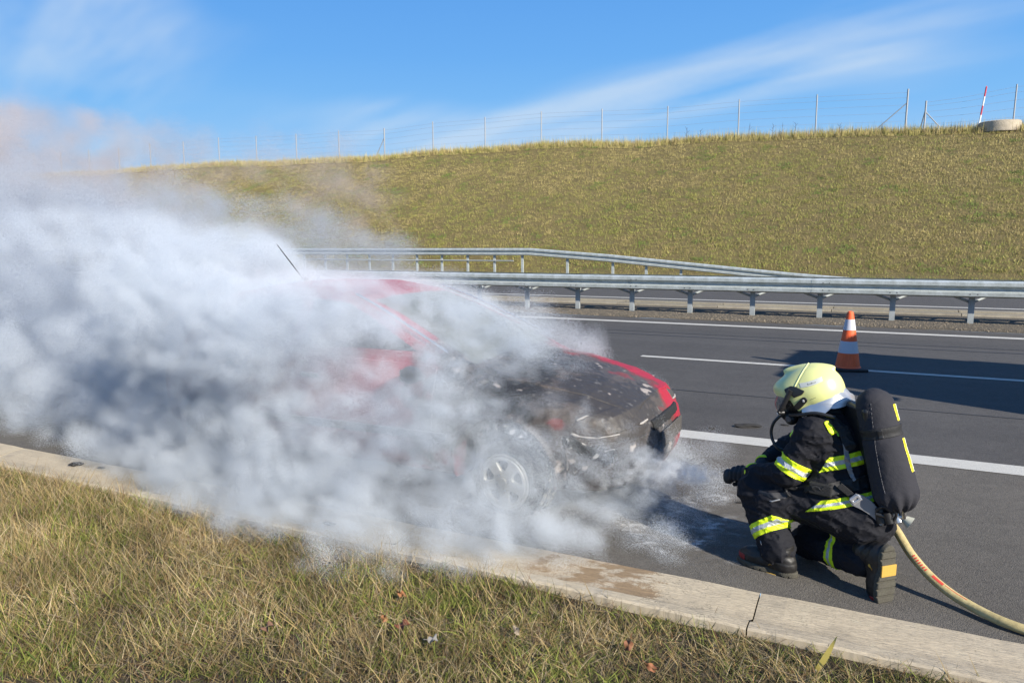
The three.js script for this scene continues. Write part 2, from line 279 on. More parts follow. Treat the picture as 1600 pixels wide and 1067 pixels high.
// ---------------------------------------------------------------- guardrails
const zincMap = texture(512, 512, (i, j) => { const u = i / 512, v = j / 512; const k = 0.86 + (nB(u, v) - 0.5) * 0.16 + (nC(u * 1, v) - 0.5) * 0.12 + (nA(u, v) - 0.5) * 0.3; return [k, k, k * (0.98 + 0.05 * (nA(u, v) - 0.5))]; });
const zinc = std(rgb(0.44, 0.48, 0.485), 0.5, { metalness: 0.15, map: repeated(zincMap, 1.4) });
const zincDull = std(rgb(0.36, 0.39, 0.4), 0.62, { metalness: 0.15, map: repeated(zincMap, 1.1) });
const boltMat = std(rgb(0.1, 0.1, 0.1), 0.6, { metalness: 0.4 });
// two-wave beam, drawn as (depth towards +z, height) round its middle
const wave = [[0, -0.155], [0.015, -0.152], [0.083, -0.125], [0.086, -0.062], [0.014, -0.03], [0.002, 0], [0.014, 0.03], [0.086, 0.062], [0.083, 0.125], [0.015, 0.152], [0, 0.155]];
function beam(x0, x1, y, z, side, y1 = y, z1 = z) {
  const n = wave.length, p = [], ix = [], uv = [];
  for (let e = 0; e < 2; e++) for (const back of [0, 1]) wave.forEach(([d, h], i) => { const t = e; p.push(e ? x1 : x0, lerp(y, y1, t) + h, lerp(z, z1, t) + side * (d - back * 0.006)); uv.push(e ? x1 : x0, i * 0.06); });
  for (let i = 0; i < n - 1; i++) for (const back of [0, 1]) { const a = back * n + i, b = a + 2 * n, f = [a, b, a + 1, a + 1, b, b + 1]; ix.push(...((side > 0) === !back ? f : f.reverse())); }
  for (const i of [0, n - 1]) ix.push(i, i + n, i + 2 * n, i + n, i + 3 * n, i + 2 * n);
  const g = new THREE.BufferGeometry(); g.setAttribute('position', new THREE.Float32BufferAttribute(p, 3)); g.setAttribute('uv', new THREE.Float32BufferAttribute(uv, 2)); g.setIndex(ix); const flat = g.toNonIndexed(); flat.computeVertexNormals(); return flat;
}
function channelPost(h) { const s = new THREE.Shape([[-0.05, -0.03], [0.05, -0.03], [0.05, 0.03], [0.035, 0.03], [0.035, -0.022], [-0.035, -0.022], [-0.035, 0.03], [-0.05, 0.03]].map(([a, b]) => new THREE.Vector2(a, b))); return new THREE.ExtrudeGeometry(s, { depth: h, bevelEnabled: false }).rotateX(-Math.PI / 2).translate(0, 0, 0); }
{
  const rail = thing('guardrail', 'double-sided steel guardrail with close-set posts along the gravel strip', 'guardrail', 0, 0, -16.4);
  const post = channelPost(0.76), spacer = rbox(0.1, 0.1, 0.5, 0.01), strutShape = new THREE.Shape([[-0.27, 0.12], [-0.24, 0.14], [0, -0.1], [0.24, 0.14], [0.27, 0.12], [0.03, -0.16], [-0.03, -0.16]].map(([a, b]) => new THREE.Vector2(a, b)));
  const strut = new THREE.ExtrudeGeometry(strutShape, { depth: 0.06, bevelEnabled: false }).rotateY(Math.PI / 2);
  const arm = mergeGeometries([rod(V(0, -0.15, 0), V(-0.4, 0.02, 0.22), 0.026, 6), rod(V(0, -0.15, 0), V(0.4, 0.02, -0.22), 0.026, 6)].map((g) => g.toNonIndexed()));
  const boltHead = new THREE.CylinderGeometry(0.012, 0.012, 0.012, 8).rotateX(Math.PI / 2);
  for (let i = -34; i < 6; i++) {
    const x = -1.13 + i * 1.325;
    mesh('post', post, zincDull, rail).position.set(x, 0, 0.05);
    const s = mesh('spacer', spacer, zincDull, rail); s.position.set(x, 0.76, 0.0);
    const t = mesh('strut', strut, zincDull, rail); t.position.set(x - 0.03, 0.585, 0);
    mesh('diagonal_arm', arm, zincDull, rail).position.set(x, 0.56, 0);
    const joint = ((i % 3) + 3) % 3 === 0;
    if (x > -9) for (const [bx, by] of joint ? [[0.06, 0.068], [0.18, 0.068], [0.06, -0.075], [0.18, -0.075]] : [[-0.06, -0.09], [0.06, -0.09]]) mesh('bolt', boltHead, boltMat, rail).position.set(x + bx, 0.68 + by, 0.337);
  }
  for (let i = -12; i < 3; i++) { const x0 = -1.13 + i * 3.975 - 0.15, x1 = x0 + 4.1; mesh('rail_beam', beam(x0, x1, 0.68, i % 2 ? 0.25 : 0.256, 1), zinc, rail); mesh('rail_beam', beam(x0, x1, 0.68, i % 2 ? -0.25 : -0.256, -1), zinc, rail); }
}
{
  const z = -29.05, rail = thing('guardrail', 'single steel guardrail at the foot of the grassy slope, its end ramping down', 'guardrail', 0, 0, z);
  const gy = 0.42, postG = channelPost(1.1);
  for (let i = 0; i < 46; i++) { const x = -14.0 - i * 1.36; mesh('post', postG, zinc, rail).position.set(x, gy - 0.3, 0); }
  for (let i = 0; i < 16; i++) { const x1 = -13.6 - i * 4, x0 = x1 - 4.1; mesh('rail_beam', beam(x0, x1, gy + 0.66, 0.06 + (i % 2) * 0.005, 1), zinc, rail); }
  mesh('lower_tube', new THREE.CylinderGeometry(0.03, 0.03, 64, 8).rotateZ(Math.PI / 2).translate(-14.4 - 32, gy + 0.27, 0.07), zincDull, rail);
  // the ramped end
  const top = (x) => lerp(gy + 0.66, -0.08, smooth(x, -13.6, 0.6) * 0.35 + 0.65 * clamp((x + 13.6) / 14.2, 0, 1));
  for (let i = 0; i < 4; i++) { const x0 = -13.6 + i * 3.55, x1 = x0 + 3.6; mesh('rail_beam', beam(x0, x1, top(x0), 0.06 + (i % 2) * 0.005, 1, top(x1)), zinc, rail); }
  for (const x of [-11.9, -9.9, -8.5, -7.1, -5, -3]) mesh('post', postG, zinc, rail).position.set(x, top(x) - 1.02, 0);
}
// ---------------------------------------------------------------- fence on the crest
{
  const z = -46, fence = thing('wire_fence', 'tall wire fence with slim grey steel posts along the hilltop', 'fence', 0, 0, z);
  const grey = std(rgb(0.3, 0.31, 0.32), 0.6, { metalness: 0.3 }), wireMat = std(rgb(0.34, 0.36, 0.38), 0.6, { metalness: 0.3 });
  const H = 2.25, xs = [];
  const y0 = (x) => hillY(x, z) - 0.1;
  for (let i = 0; i < 22; i++) xs.push(-3.85 - i * 4.22);
  const postG = new THREE.CylinderGeometry(0.035, 0.04, H + 0.1, 8).translate(0, (H + 0.1) / 2, 0);
  for (const x of [...xs, 5.45]) { const p = mesh('post', postG, grey, fence); p.position.set(x, y0(x), 0); p.rotation.z = -0.012 + 0.012 * Math.sin(x * 3); }
  // the two braced end posts
  for (const [x, h, feet] of [[0.62, 2.4, [[-1.75, 0.1], [0.1, -0.9]]], [1.5, 1.75, [[1.05, 0.1], [-0.22, -0.8]]], [xs[7], H + 0.1, [[-0.9, 0.1]]]]) {
    mesh('end_post', rod(V(x, y0(x), 0), V(x + 0.03, y0(x) + h, 0), 0.05, 8, 0.045), grey, fence);
    for (const [dx, dz] of feet) mesh('brace', rod(V(x + dx, y0(x + dx), dz), V(x, y0(x) + h * 0.7, 0), 0.028, 6), grey, fence);
  }
  for (let k = 0; k < 6; k++) {
    const f = [0.12, 0.33, 0.52, 0.7, 0.87, 0.985][k], pts = [...xs].reverse().concat([0.62]).map((x) => V(x, y0(x) + H * f, 0));
    mesh('wire', new THREE.TubeGeometry(new THREE.CatmullRomCurve3(pts), 90, 0.0045, 4, false), wireMat, fence);
    const right = [V(1.5, y0(1.5) + 1.7 * f, 0), V(3.4, y0(3.4) + 1.9 * f, 0), V(5.45, y0(5.45) + H * f, 0), V(9, y0(9) + H * f, 0)];
    mesh('wire', new THREE.TubeGeometry(new THREE.CatmullRomCurve3(right), 12, 0.005, 4, false), wireMat, fence);
  }
}
{ // concrete ring and ranging pole beside the fence
  const ring = thing('concrete_ring', 'low round concrete well ring at the hilltop beside the striped pole', 'well ring', 4.83, hillY(4.83, -45.4) - 0.12, -45.4);
  const c = std(rgb(0.5, 0.44, 0.35), 0.95, { map: repeated(concreteMap, 1), bumpMap: fineBump, bumpScale: 0.02 });
  mesh('wall', new THREE.LatheGeometry([[0.72, 0], [0.9, 0], [0.92, 0.05], [0.92, 0.5], [0.89, 0.55], [0.72, 0.55], [0.7, 0.5], [0.72, 0]].map(([r, y]) => new THREE.Vector2(r, y)), 40), c, ring);
  const cover = mesh('cover', new THREE.LatheGeometry([[0, 0.44], [0.7, 0.44], [0.71, 0.5], [0.66, 0.52], [0, 0.53]].map(([r, y]) => new THREE.Vector2(r, y)), 32), c, ring);
  mesh('lifting_eye', new THREE.TorusGeometry(0.05, 0.012, 6, 12).translate(0, 0.55, 0), zincDull, cover);
  const x = 3.9, pole = thing('ranging_pole', 'thin red and white banded pole leaning beside the concrete ring', 'pole', x, hillY(x, -45.6) - 0.1, -45.6);
  const red = std(rgb(0.5, 0.04, 0.06), 0.6), white = std(rgb(0.75, 0.74, 0.72), 0.6);
  for (let k = 0; k < 5; k++) mesh('band', rod(V(0.025 * k * 2.0, k * 0.45, 0), V(0.025 * (k + 1) * 2.0, (k + 1) * 0.45, 0), 0.038, 8), k % 2 ? white : red, pole);
  mesh('tip', new THREE.ConeGeometry(0.04, 0.08, 8).translate(0.252, 2.29, 0), red, pole);
}
{ // delineator post behind the far rail
  const t = thing('delineator_post', 'white roadside delineator post with a red band behind the far guardrail', 'delineator', -39.4, 0.12, -29.6);
  const s = new THREE.Shape([[-0.06, -0.04], [0.06, -0.04], [0.03, 0.05], [-0.03, 0.05]].map(([a, b]) => new THREE.Vector2(a, b)));
  const bar = (a, b) => new THREE.ExtrudeGeometry(s, { depth: b - a, bevelEnabled: false }).rotateX(-Math.PI / 2).translate(0, a, 0).scale(1.35, 1, 1);
  const white = std(rgb(0.72, 0.72, 0.7), 0.6);
  mesh('shaft', bar(0, 1.18), white, t); mesh('red_band', bar(1.18, 1.35), std(rgb(0.45, 0.05, 0.04), 0.6), t); mesh('cap', bar(1.35, 1.56), white, t);
}
// ---------------------------------------------------------------- traffic cone
{
  const t = thing('traffic_cone', 'orange traffic cone with two white reflective bands on the lane line', 'cone', -0.345, 0, -10.25);
  const orange = std(rgb(0.95, 0.145, 0.035), 0.55, { map: repeated(concreteMap, 1.5), bumpMap: fineBump, bumpScale: 0.002 }), white = std(rgb(0.5, 0.5, 0.54), 0.45), black = std(rgb(0.012, 0.012, 0.013), 0.7);
  const lathe = (pts) => new THREE.LatheGeometry(pts.map(([r, y]) => new THREE.Vector2(r, y)), 40);
  const R = (y) => 0.148 - (y - 0.035) * 0.158;
  mesh('base', rbox(0.4, 0.035, 0.4, 0.014, 0, 0.0175, 0), black, t).rotation.y = 0.3;
  mesh('body', lathe([[R(0.035) + 0.012, 0.036], [R(0.05) + 0.004, 0.05], [R(0.06), 0.06], [R(0.72), 0.72], [R(0.745) - 0.006, 0.742], [R(0.75) - 0.014, 0.748], [R(0.75) - 0.02, 0.74], [R(0.7) - 0.016, 0.6]]), orange, t);
  for (const [a, b] of [[0.22, 0.37], [0.51, 0.645]]) mesh('reflective_band', lathe([[R(a), a], [R(a) + 0.003, a + 0.002], [R(b) + 0.003, b - 0.002], [R(b), b]]), white, t);
}
// ---------------------------------------------------------------- fire engine parked outside the picture: it casts the long shadow over the lanes
{
  const t = thing('fire_engine', 'large red fire engine parked across the lanes, throwing the long shadow', 'fire engine', 3.62, 0, -8.55);
  t.rotation.y = -0.12;
  const red = std(rgb(0.4, 0.02, 0.02), 0.35), glass = std(rgb(0.02, 0.025, 0.03), 0.1), tyre = std(rgb(0.015, 0.015, 0.015), 0.9), grey = std(rgb(0.3, 0.3, 0.31), 0.5, { metalness: 0.4 });
  mesh('cab', rbox(2.0, 2.1, 2.5, 0.12, 1.0, 1.75, 0), red, t); mesh('equipment_body', rbox(5.2, 2.25, 2.5, 0.05, 4.7, 1.72, 0), red, t);
  mesh('windscreen', rbox(0.06, 0.85, 2.2, 0.02, -0.0, 2.15, 0), glass, t); mesh('bumper', rbox(0.25, 0.4, 2.4, 0.05, -0.05, 0.6, 0), grey, t);
  const shutter = rbox(1.3, 1.7, 0.04, 0.01);
  for (const x of [2.9, 4.4, 5.9]) for (const s of [-1, 1]) mesh('roller_shutter', shutter, grey, t).position.set(x, 1.75, s * 1.255);
  const wheel = new THREE.CylinderGeometry(0.5, 0.5, 0.3, 28).rotateX(Math.PI / 2);
  for (const x of [0.9, 5.3]) for (const s of [-1, 1]) { const w = mesh('wheel', wheel, tyre, t); w.position.set(x, 0.5, s * 1.08); mesh('hub', new THREE.CylinderGeometry(0.24, 0.24, 0.32, 20).rotateX(Math.PI / 2), grey, w); }
  mesh('roof_ladder', mergeGeometries([rod(V(0.2, 3.0, -0.9), V(7, 3.0, -0.9), 0.035), rod(V(0.2, 3.0, -0.5), V(7, 3.0, -0.5), 0.035), ...Array.from({ length: 20 }, (_, i) => rod(V(0.4 + i * 0.34, 3.0, -0.9), V(0.4 + i * 0.34, 3.0, -0.5), 0.02, 6))].map((g) => g.toNonIndexed())), grey, t);
  mesh('light_mast', mergeGeometries([rod(V(0.9, 2.8, -0.3), V(0.9, 3.2, -0.3), 0.05), box(0.3, 0.16, 1.1, 0.9, 3.2, -0.3)].map((g) => g.toNonIndexed())), grey, t);
  mesh('warning_beacon', rbox(0.3, 0.2, 1.6, 0.06, 0.5, 2.9, 0), std(rgb(0.02, 0.06, 0.4), 0.2), t);
  for (const s of [-1, 1]) mesh('side_mirror', rbox(0.1, 0.45, 0.2, 0.03, -0.1, 2.1, s * 1.42), tyre, t);
}
// ---------------------------------------------------------------- the kneeling firefighter
{
  // joints, in metres
  const pelvis = [-0.095, 0.375, -3.95], chest = [-0.185, 0.66, -3.985], neck = [-0.245, 0.815, -3.99];
  const lSho = [-0.265, 0.735, -3.875], lElb = [-0.375, 0.515, -3.85], lWri = [-0.56, 0.455, -3.985], lHand = [-0.645, 0.42, -4.04];
  const rSho = [-0.15, 0.745, -4.15], rElb = [-0.42, 0.53, -4.29], rWri = [-0.53, 0.46, -4.16], rHand = [-0.58, 0.44, -4.11];
  const lHip = [-0.15, 0.365, -3.87], lKnee = [-0.54, 0.372, -3.955], lAnk = [-0.395, 0.12, -3.82];
  const rHip = [-0.045, 0.36, -4.03], rKnee = [-0.275, 0.095, -4.06], rAnk = [0.005, 0.145, -3.775];
  const cl = new Float64Array(1);
  const fold = (x, y, z) => { // cloth creases: a few long soft ridges and some fine ones
    const a = noise3.noise(x * 9 + y * 5, y * 17, z * 9 + 4), b = noise3.noise(x * 21 + 3, y * 26 + x * 8, z * 21), c = noise3.noise(x * 45, y * 45, z * 45 + 9);
    return -0.011 * (1 - Math.sqrt(Math.abs(a) + 0.004) * 1.6) - 0.006 * (1 - Math.sqrt(Math.abs(b) + 0.004) * 1.5) - 0.0012 * c + 0.008;
  };
  function bodyField(x, y, z) {
    let d = cone(x, y, z, pelvis, chest, 0.165, 0.172);
    d = smin(d, ball(x, y, z, [-0.035, 0.325, -3.915], [0.165, 0.155, 0.175]), 0.06);
    d = smin(d, cone(x, y, z, chest, [-0.22, 0.765, -3.99], 0.15, 0.105), 0.06);
    d = smin(d, cone(x, y, z, lSho, rSho, 0.088, 0.088), 0.07);
    d = smin(d, cone(x, y, z, neck, [-0.26, 0.865, -4.0], 0.075, 0.07), 0.03);
    let arm = smin(cone(x, y, z, lSho, lElb, 0.085, 0.068), cone(x, y, z, lElb, lWri, 0.069, 0.05), 0.035);
    d = smin(d, arm, 0.03);
    arm = smin(cone(x, y, z, rSho, rElb, 0.082, 0.066), cone(x, y, z, rElb, rWri, 0.067, 0.05), 0.03);
    d = smin(d, arm, 0.03);
    let leg = smin(cone(x, y, z, lHip, lKnee, 0.125, 0.098), cone(x, y, z, lKnee, [-0.408, 0.125, -3.825], 0.094, 0.092), 0.03);
    leg = smin(leg, ball(x, y, z, [-0.42, 0.34, -3.83], [0.1, 0.085, 0.045]), 0.03); // thigh pocket
    d = smin(d, leg, 0.035);
    leg = smin(cone(x, y, z, rHip, rKnee, 0.115, 0.088), cone(x, y, z, rKnee, [-0.02, 0.14, -3.8], 0.085, 0.074), 0.03);
    d = smin(d, leg, 0.035);
    d = smin(d, ball(x, y, z, [-0.2, 0.485, -3.825], [0.085, 0.06, 0.05]), 0.03); // jacket bulging over the belt
    return d;
  }
  const suitField = (x, y, z) => { const d = bodyField(x, y, z); return d > 0.05 || d < -0.05 ? d : d + fold(x, y, z); };
  const man = thing('person', 'firefighter in dark turnout suit and pale yellow helmet, kneeling and aiming a hose nozzle', 'person', 0, 0, 0);
  const cloth = phys(rgb(0.0115, 0.0118, 0.0155), 0.82, { bumpMap: repeated(clothBump, 5), bumpScale: 0.0012, sheen: 0.4, sheenColor: rgb(0.06, 0.06, 0.08), sheenRoughness: 0.55, specularIntensity: 0.45 });
  const lo = [-0.75, -0.02, -4.45], hi = [0.22, 1.0, -3.6];
  mesh('turnout_suit', net(suitField, lo, hi, 0.0085), cloth, man);
  // ---- panels that follow the suit: reflective bands, patches, straps
  const lime = phys(rgb(0.62, 0.78, 0.01), 0.5, { bumpMap: repeated(clothBump, 9), bumpScale: 0.001 }), silver = phys(rgb(0.42, 0.44, 0.46), 0.4, { metalness: 0.25, bumpMap: repeated(clothBump, 12), bumpScale: 0.002 });
  const nylon = std(rgb(0.011, 0.011, 0.012), 0.7, { bumpMap: repeated(clothBump, 8), bumpScale: 0.0015 }), greyStrap = std(rgb(0.2, 0.2, 0.21), 0.6, { bumpMap: repeated(clothBump, 8), bumpScale: 0.001 });
  const norm = (a) => { const l = Math.hypot(...a); return a.map((v) => v / l); }, sub = (a, b) => a.map((v, i) => v - b[i]), mix = (a, b, t) => a.map((v, i) => lerp(v, b[i], t));
  const along = (p, c, a) => (p[0] - c[0]) * a[0] + (p[1] - c[1]) * a[1] + (p[2] - c[2]) * a[2];
  function band(name, c, axis, reach, h0, h1, lift, material, parent, cut) {
    const a = norm(axis), R = reach;
    const f = (x, y, z) => { const t = along([x, y, z], c, a); let d = Math.max(h0 - t, t - h1, Math.hypot(x - c[0], y - c[1], z - c[2]) - R); if (cut) d = Math.max(d, cut(x, y, z)); return d > 0.03 ? d : Math.max(suitField(x, y, z) - lift, d); };
    return mesh(name, net(f, c.map((v) => v - R - 0.02), c.map((v) => v + R + 0.02), 0.0045), material, parent);
  }
  function limb(name, a, b, t, reach, w, cut) { // lime, silver, lime round a limb
    const c = mix(a, b, t), axis = sub(b, a), o = band(name, c, axis, reach, -w, w, 0.004, lime, man, cut);
    band('silver_strip', c, axis, reach - 0.003, -w * 0.36, w * 0.36, 0.0055, silver, o, cut);
    return o;
  }
  limb('sleeve_band', lSho, lElb, 0.82, 0.13, 0.037, (x, y, z) => Math.min(cone(x, y, z, lSho, lElb, 0.085, 0.068), cone(x, y, z, lElb, lWri, 0.069, 0.05)) - 0.016);
  limb('sleeve_band', rSho, rElb, 0.7, 0.12, 0.036);
  limb('trouser_band', lKnee, lAnk, 0.63, 0.125, 0.036);
  limb('trouser_band', rKnee, rAnk, 0.55, 0.125, 0.026);
  const up = sub(chest, pelvis);
  limb('chest_band', pelvis, chest, 0.74, 0.27, 0.033, (x, y, z) => Math.max(-(x + 0.30), 0.048 - cone(x, y, z, lSho, lElb, 0.085, 0.068)));
  limb('hem_band', pelvis, chest, 0.12, 0.28, 0.023, (x, y, z) => -(x + 0.235 - (y - 0.4)));
  // shoulder patch of lime strips on the upper back
  for (const [c, m] of [[[-0.185, 0.775, -3.855], lime], [[-0.155, 0.77, -3.865], std(rgb(0.16, 0.42, 0.03), 0.6)]]) band('shoulder_patch', c, [0.55, -0.8, 0.2], 0.055, -0.036, 0.036, m === lime ? 0.006 : 0.005, m, man, (x, y, z) => Math.abs((x - c[0]) * 0.8 + (y - c[1]) * 0.5) - 0.016);
  // belt of the harness, shoulder strap and the piping over the shoulder
  const strip = (name, pts, r, lift, material, h = 0.0045) => { const f = (x, y, z) => { const d = chain(x, y, z, pts, r); return d > 0.03 ? d : Math.max(suitField(x, y, z) - lift, d); }; const lo2 = [0, 1, 2].map((k) => Math.min(...pts.map((p) => p[k])) - r - 0.015), hi2 = [0, 1, 2].map((k) => Math.max(...pts.map((p) => p[k])) + r + 0.015); return mesh(name, net(f, lo2, hi2, h), material, man); };
  band('waist_belt', mix(pelvis, chest, 0.36), up, 0.3, -0.03, 0.03, 0.01, nylon, man, (x, y, z) => 0.02 - cone(x, y, z, lHip, lKnee, 0.118, 0.088));
  strip('shoulder_strap', [[-0.27, 0.8, -3.9], [-0.2, 0.81, -3.86], [-0.13, 0.775, -3.84], [-0.1, 0.7, -3.83]], 0.03, 0.014, nylon);
  strip('harness_strap', [[-0.135, 0.745, -3.84], [-0.115, 0.69, -3.82], [-0.105, 0.62, -3.81], [-0.08, 0.555, -3.8], [-0.035, 0.51, -3.79]], 0.013, 0.012, greyStrap);
  strip('reflective_piping', [[-0.35, 0.715, -3.83], [-0.325, 0.755, -3.83], [-0.29, 0.785, -3.835], [-0.255, 0.8, -3.84]], 0.003, 0.004, std(rgb(0.6, 0.6, 0.6), 0.4), 0.003);
  strip('pocket_flap', [[-0.5, 0.395, -3.85], [-0.44, 0.4, -3.81], [-0.38, 0.415, -3.8]], 0.018, 0.006, phys(rgb(0.03, 0.03, 0.033), 0.8, { bumpMap: repeated(clothBump, 5), bumpScale: 0.001 }));
  strip('pocket_piping', [[-0.6, 0.4, -3.9], [-0.56, 0.385, -3.87], [-0.5, 0.368, -3.83], [-0.44, 0.378, -3.79], [-0.37, 0.41, -3.785], [-0.31, 0.42, -3.77]], 0.004, 0.008, std(rgb(0.3, 0.3, 0.3), 0.5), 0.003);
  strip('leg_piping', [[-0.53, 0.31, -3.87], [-0.5, 0.22, -3.81], [-0.475, 0.13, -3.76]], 0.0028, 0.004, std(rgb(0.4, 0.4, 0.4), 0.5), 0.003);
  mesh('belt_pouch', (() => { const g = rbox(0.11, 0.06, 0.035, 0.008); g.rotateY(-0.25); g.translate(-0.215, 0.478, -3.785); return g; })(), nylon, man);

  // ---- boots
  const leather = phys(rgb(0.012, 0.011, 0.0105), 0.5, { bumpMap: repeated(clothBump, 3), bumpScale: 0.001 }), soleMat = std(rgb(0.1, 0.095, 0.075), 0.95, { map: repeated(concreteMap, 6), bumpMap: repeated(fineBump, 8), bumpScale: 0.004 }), yellow = std(rgb(0.55, 0.34, 0.06), 0.8, { map: repeated(concreteMap, 5) }), toeCap = std(rgb(0.25, 0.02, 0.02), 0.6);
  const boot = (name, place) => {
    const b = new THREE.Group(); b.name = name; man.add(b); place(b);
    // own axes: toe along -x, sole at y = 0, ankle near the origin
    const upper = (x, y, z) => { let d = cone(x, y, z, [0, 0.14, 0], [0.005, 0.075, 0], 0.06, 0.055); d = smin(d, ball(x, y, z, [-0.11, 0.05, 0], [0.115, 0.058, 0.05]), 0.05); d = smin(d, ball(x, y, z, [0.03, 0.05, 0], [0.05, 0.055, 0.044]), 0.03); d = Math.max(d, 0.024 - y); return d + 0.0012 * Math.sin(y * 160 + 3 * Math.sin(x * 30)) * (y > 0.07 && y < 0.15 ? 1 : 0) + 0.002 * noise3.noise(x * 40, y * 40, z * 40); };
    mesh('boot_upper', net(upper, [-0.26, 0, -0.1], [0.11, 0.25, 0.1], 0.006), leather, b);
    const outline = (x, z) => Math.min(ball(x, 0, z, [-0.12, 0, 0], [0.118, 1, 0.056]), ball(x, 0, z, [0.02, 0, 0], [0.066, 1, 0.045]), Math.max(Math.abs(z) - 0.04, Math.abs(x + 0.05) - 0.08));
    const tread = (x, y, z) => { const o = outline(x, z); let d = smax(o, Math.max(y - 0.03, -y), 0.008); const lug = Math.max(0.012 - Math.abs(((x + 1) * 28 % 1) - 0.5) * 0.036, 0) ; if (y < 0.012 && Math.abs(x + 0.045) > 0.03) d = Math.max(d, Math.min(lug * 0.5 + 0.0 - 0.0035 + y * -0.2, 0.01)); return d; };
    mesh('sole', net(tread, [-0.27, -0.012, -0.09], [0.12, 0.05, 0.09], 0.005), soleMat, b);
    mesh('arch_plate', rbox(0.055, 0.008, 0.088, 0.003, -0.035, -0.001, 0), yellow, b);
    mesh('toe_cap', net((x, y, z) => Math.max(upper(x, y, z) - 0.003, x + 0.175, y - 0.06), [-0.26, 0, -0.09], [-0.16, 0.1, 0.09], 0.005), toeCap, b);
    mesh('pull_stripe', net((x, y, z) => Math.max(upper(x, y, z) - 0.003, chain(x, y, z, [[-0.06, 0.03, 0.06], [-0.03, 0.06, 0.06], [-0.01, 0.06, 0.07]], 0.009)), [-0.09, 0.01, 0.02], [0.02, 0.09, 0.09], 0.004), yellow, b);
    return b;
  };
  boot('boot', (b) => { b.position.set(-0.385, 0.0, -3.81); b.rotation.y = -0.3; });
  boot('boot', (b) => { // kneeling foot: toe on the ground, sole turned back towards the camera
    const toe = V(-0.02, -1, 0.02).normalize(), sole = V(0.72, 0.02, 0.69).normalize(), y = sole.clone().negate(), x = toe.clone().negate(); y.addScaledVector(x, -y.dot(x)).normalize(); const z = x.clone().cross(y);
    b.matrix.makeBasis(x, y, z); b.quaternion.setFromRotationMatrix(b.matrix); b.position.set(0.098, 0.192, -3.7);
  });
  // ---- gloves closed round the nozzle
  const gloveMat = phys(rgb(0.012, 0.012, 0.014), 0.75, { bumpMap: repeated(clothBump, 8), bumpScale: 0.001 });
  const grip = [-0.645, 0.395, -4.06], noz = norm([-0.97, -0.12, -0.2]);
  const glove = (wrist, hand, side) => {
    const f = norm(sub(hand, wrist)), n = noz; // fingers lie along the grip one behind the other and curl round it
    const place = (s, ang, r) => { const u = [0, 1, 0], w = norm([n[1] * u[2] - n[2] * u[1], n[2] * u[0] - n[0] * u[2], n[0] * u[1] - n[1] * u[0]]); const c = side * Math.cos(ang) * r, q = Math.sin(ang) * r; return [grip[0] + n[0] * s + w[0] * c, grip[1] + n[1] * s + w[1] * c + q, grip[2] + n[2] * s + w[2] * c]; };
    const s0 = side > 0 ? 0.0 : -0.1, fingers = [];
    for (let k = 0; k < 4; k++) { const s = s0 + (k - 1.5) * 0.024, L = [0.9, 1.05, 1, 0.82][k]; fingers.push([place(s, 0.5, 0.05), place(s, 1.35, 0.046 * L + 0.006), place(s, 2.35, 0.044), place(s, 3.2, 0.038)]); }
    const palm = place(s0, 0.05, 0.047), thumb = [place(s0 - 0.045, -0.1, 0.048), place(s0 - 0.01, -1.0, 0.047), place(s0 + 0.025, -1.6, 0.042)];
    const field = (x, y, z) => {
      let d = cone(x, y, z, wrist, palm, 0.046, 0.034);
      d = smin(d, cone(x, y, z, fingers[0][0], fingers[3][0], 0.025, 0.023), 0.02); d = smin(d, cone(x, y, z, palm, place(s0, -0.5, 0.046), 0.032, 0.022), 0.015);
      for (const q of fingers) d = smin(d, Math.min(cone(x, y, z, q[0], q[1], 0.0145, 0.0135), cone(x, y, z, q[1], q[2], 0.0135, 0.0125), cone(x, y, z, q[2], q[3], 0.0125, 0.011)), 0.006);
      d = smin(d, Math.min(cone(x, y, z, thumb[0], thumb[1], 0.017, 0.015), cone(x, y, z, thumb[1], thumb[2], 0.015, 0.012)), 0.008);
      return d + 0.0012 * noise3.noise(x * 70, y * 70, z * 70);
    };
    const pts = [wrist, palm, ...fingers.flat(), ...thumb], lo2 = [0, 1, 2].map((k) => Math.min(...pts.map((p) => p[k])) - 0.06), hi2 = [0, 1, 2].map((k) => Math.max(...pts.map((p) => p[k])) + 0.06);
    const g = mesh('glove', net(field, lo2, hi2, 0.004), gloveMat, man);
    const cuff = mix(wrist, palm, -0.12), ax = norm(sub(palm, wrist));
    mesh('lime_cuff', net((x, y, z) => { const t = along([x, y, z], wrist, ax); return Math.max(Math.abs(t) - 0.01, cone(x, y, z, wrist, palm, 0.051, 0.038)); }, wrist.map((v) => v - 0.075), wrist.map((v) => v + 0.075), 0.005), lime, g);
  };
  glove(lWri, lHand, 1); glove(rWri, rHand, -1);

  // ---- head: helmet, visor, mask, neck curtain (own axes: face along -x, left side +z)
  const head = new THREE.Group(); head.name = 'helmet'; man.add(head);
  head.position.set(-0.3, 0.962, -3.985); head.rotation.set(0, -0.12, 0.17, 'YZX'); head.scale.setScalar(0.98);
  const shell = (x, y, z) => {
    const az = Math.abs(z);
    let d = ball(x, y, z, [0.01, -0.025, 0], [0.148, 0.12, 0.122]);
    d = smin(d, ball(x, y, z, [0.02, -0.06, 0], [0.135, 0.085, 0.118]), 0.03);
    d = smin(d, ball(x, y, az, [-0.055, -0.085, 0.075], [0.06, 0.062, 0.04]), 0.03);
    d = smin(d, ball(x, y, z, [-0.085, -0.02, 0], [0.105, 0.062, 0.104]), 0.05);
    d = smin(d, ball(x, y, z, [0.0, 0.07, 0], [0.13, 0.03, 0.02]), 0.02); // crest
    d = smin(d, ball(x, y, z, [0.14, -0.085, 0], [0.03, 0.012, 0.085]), 0.03); // flared rear rim
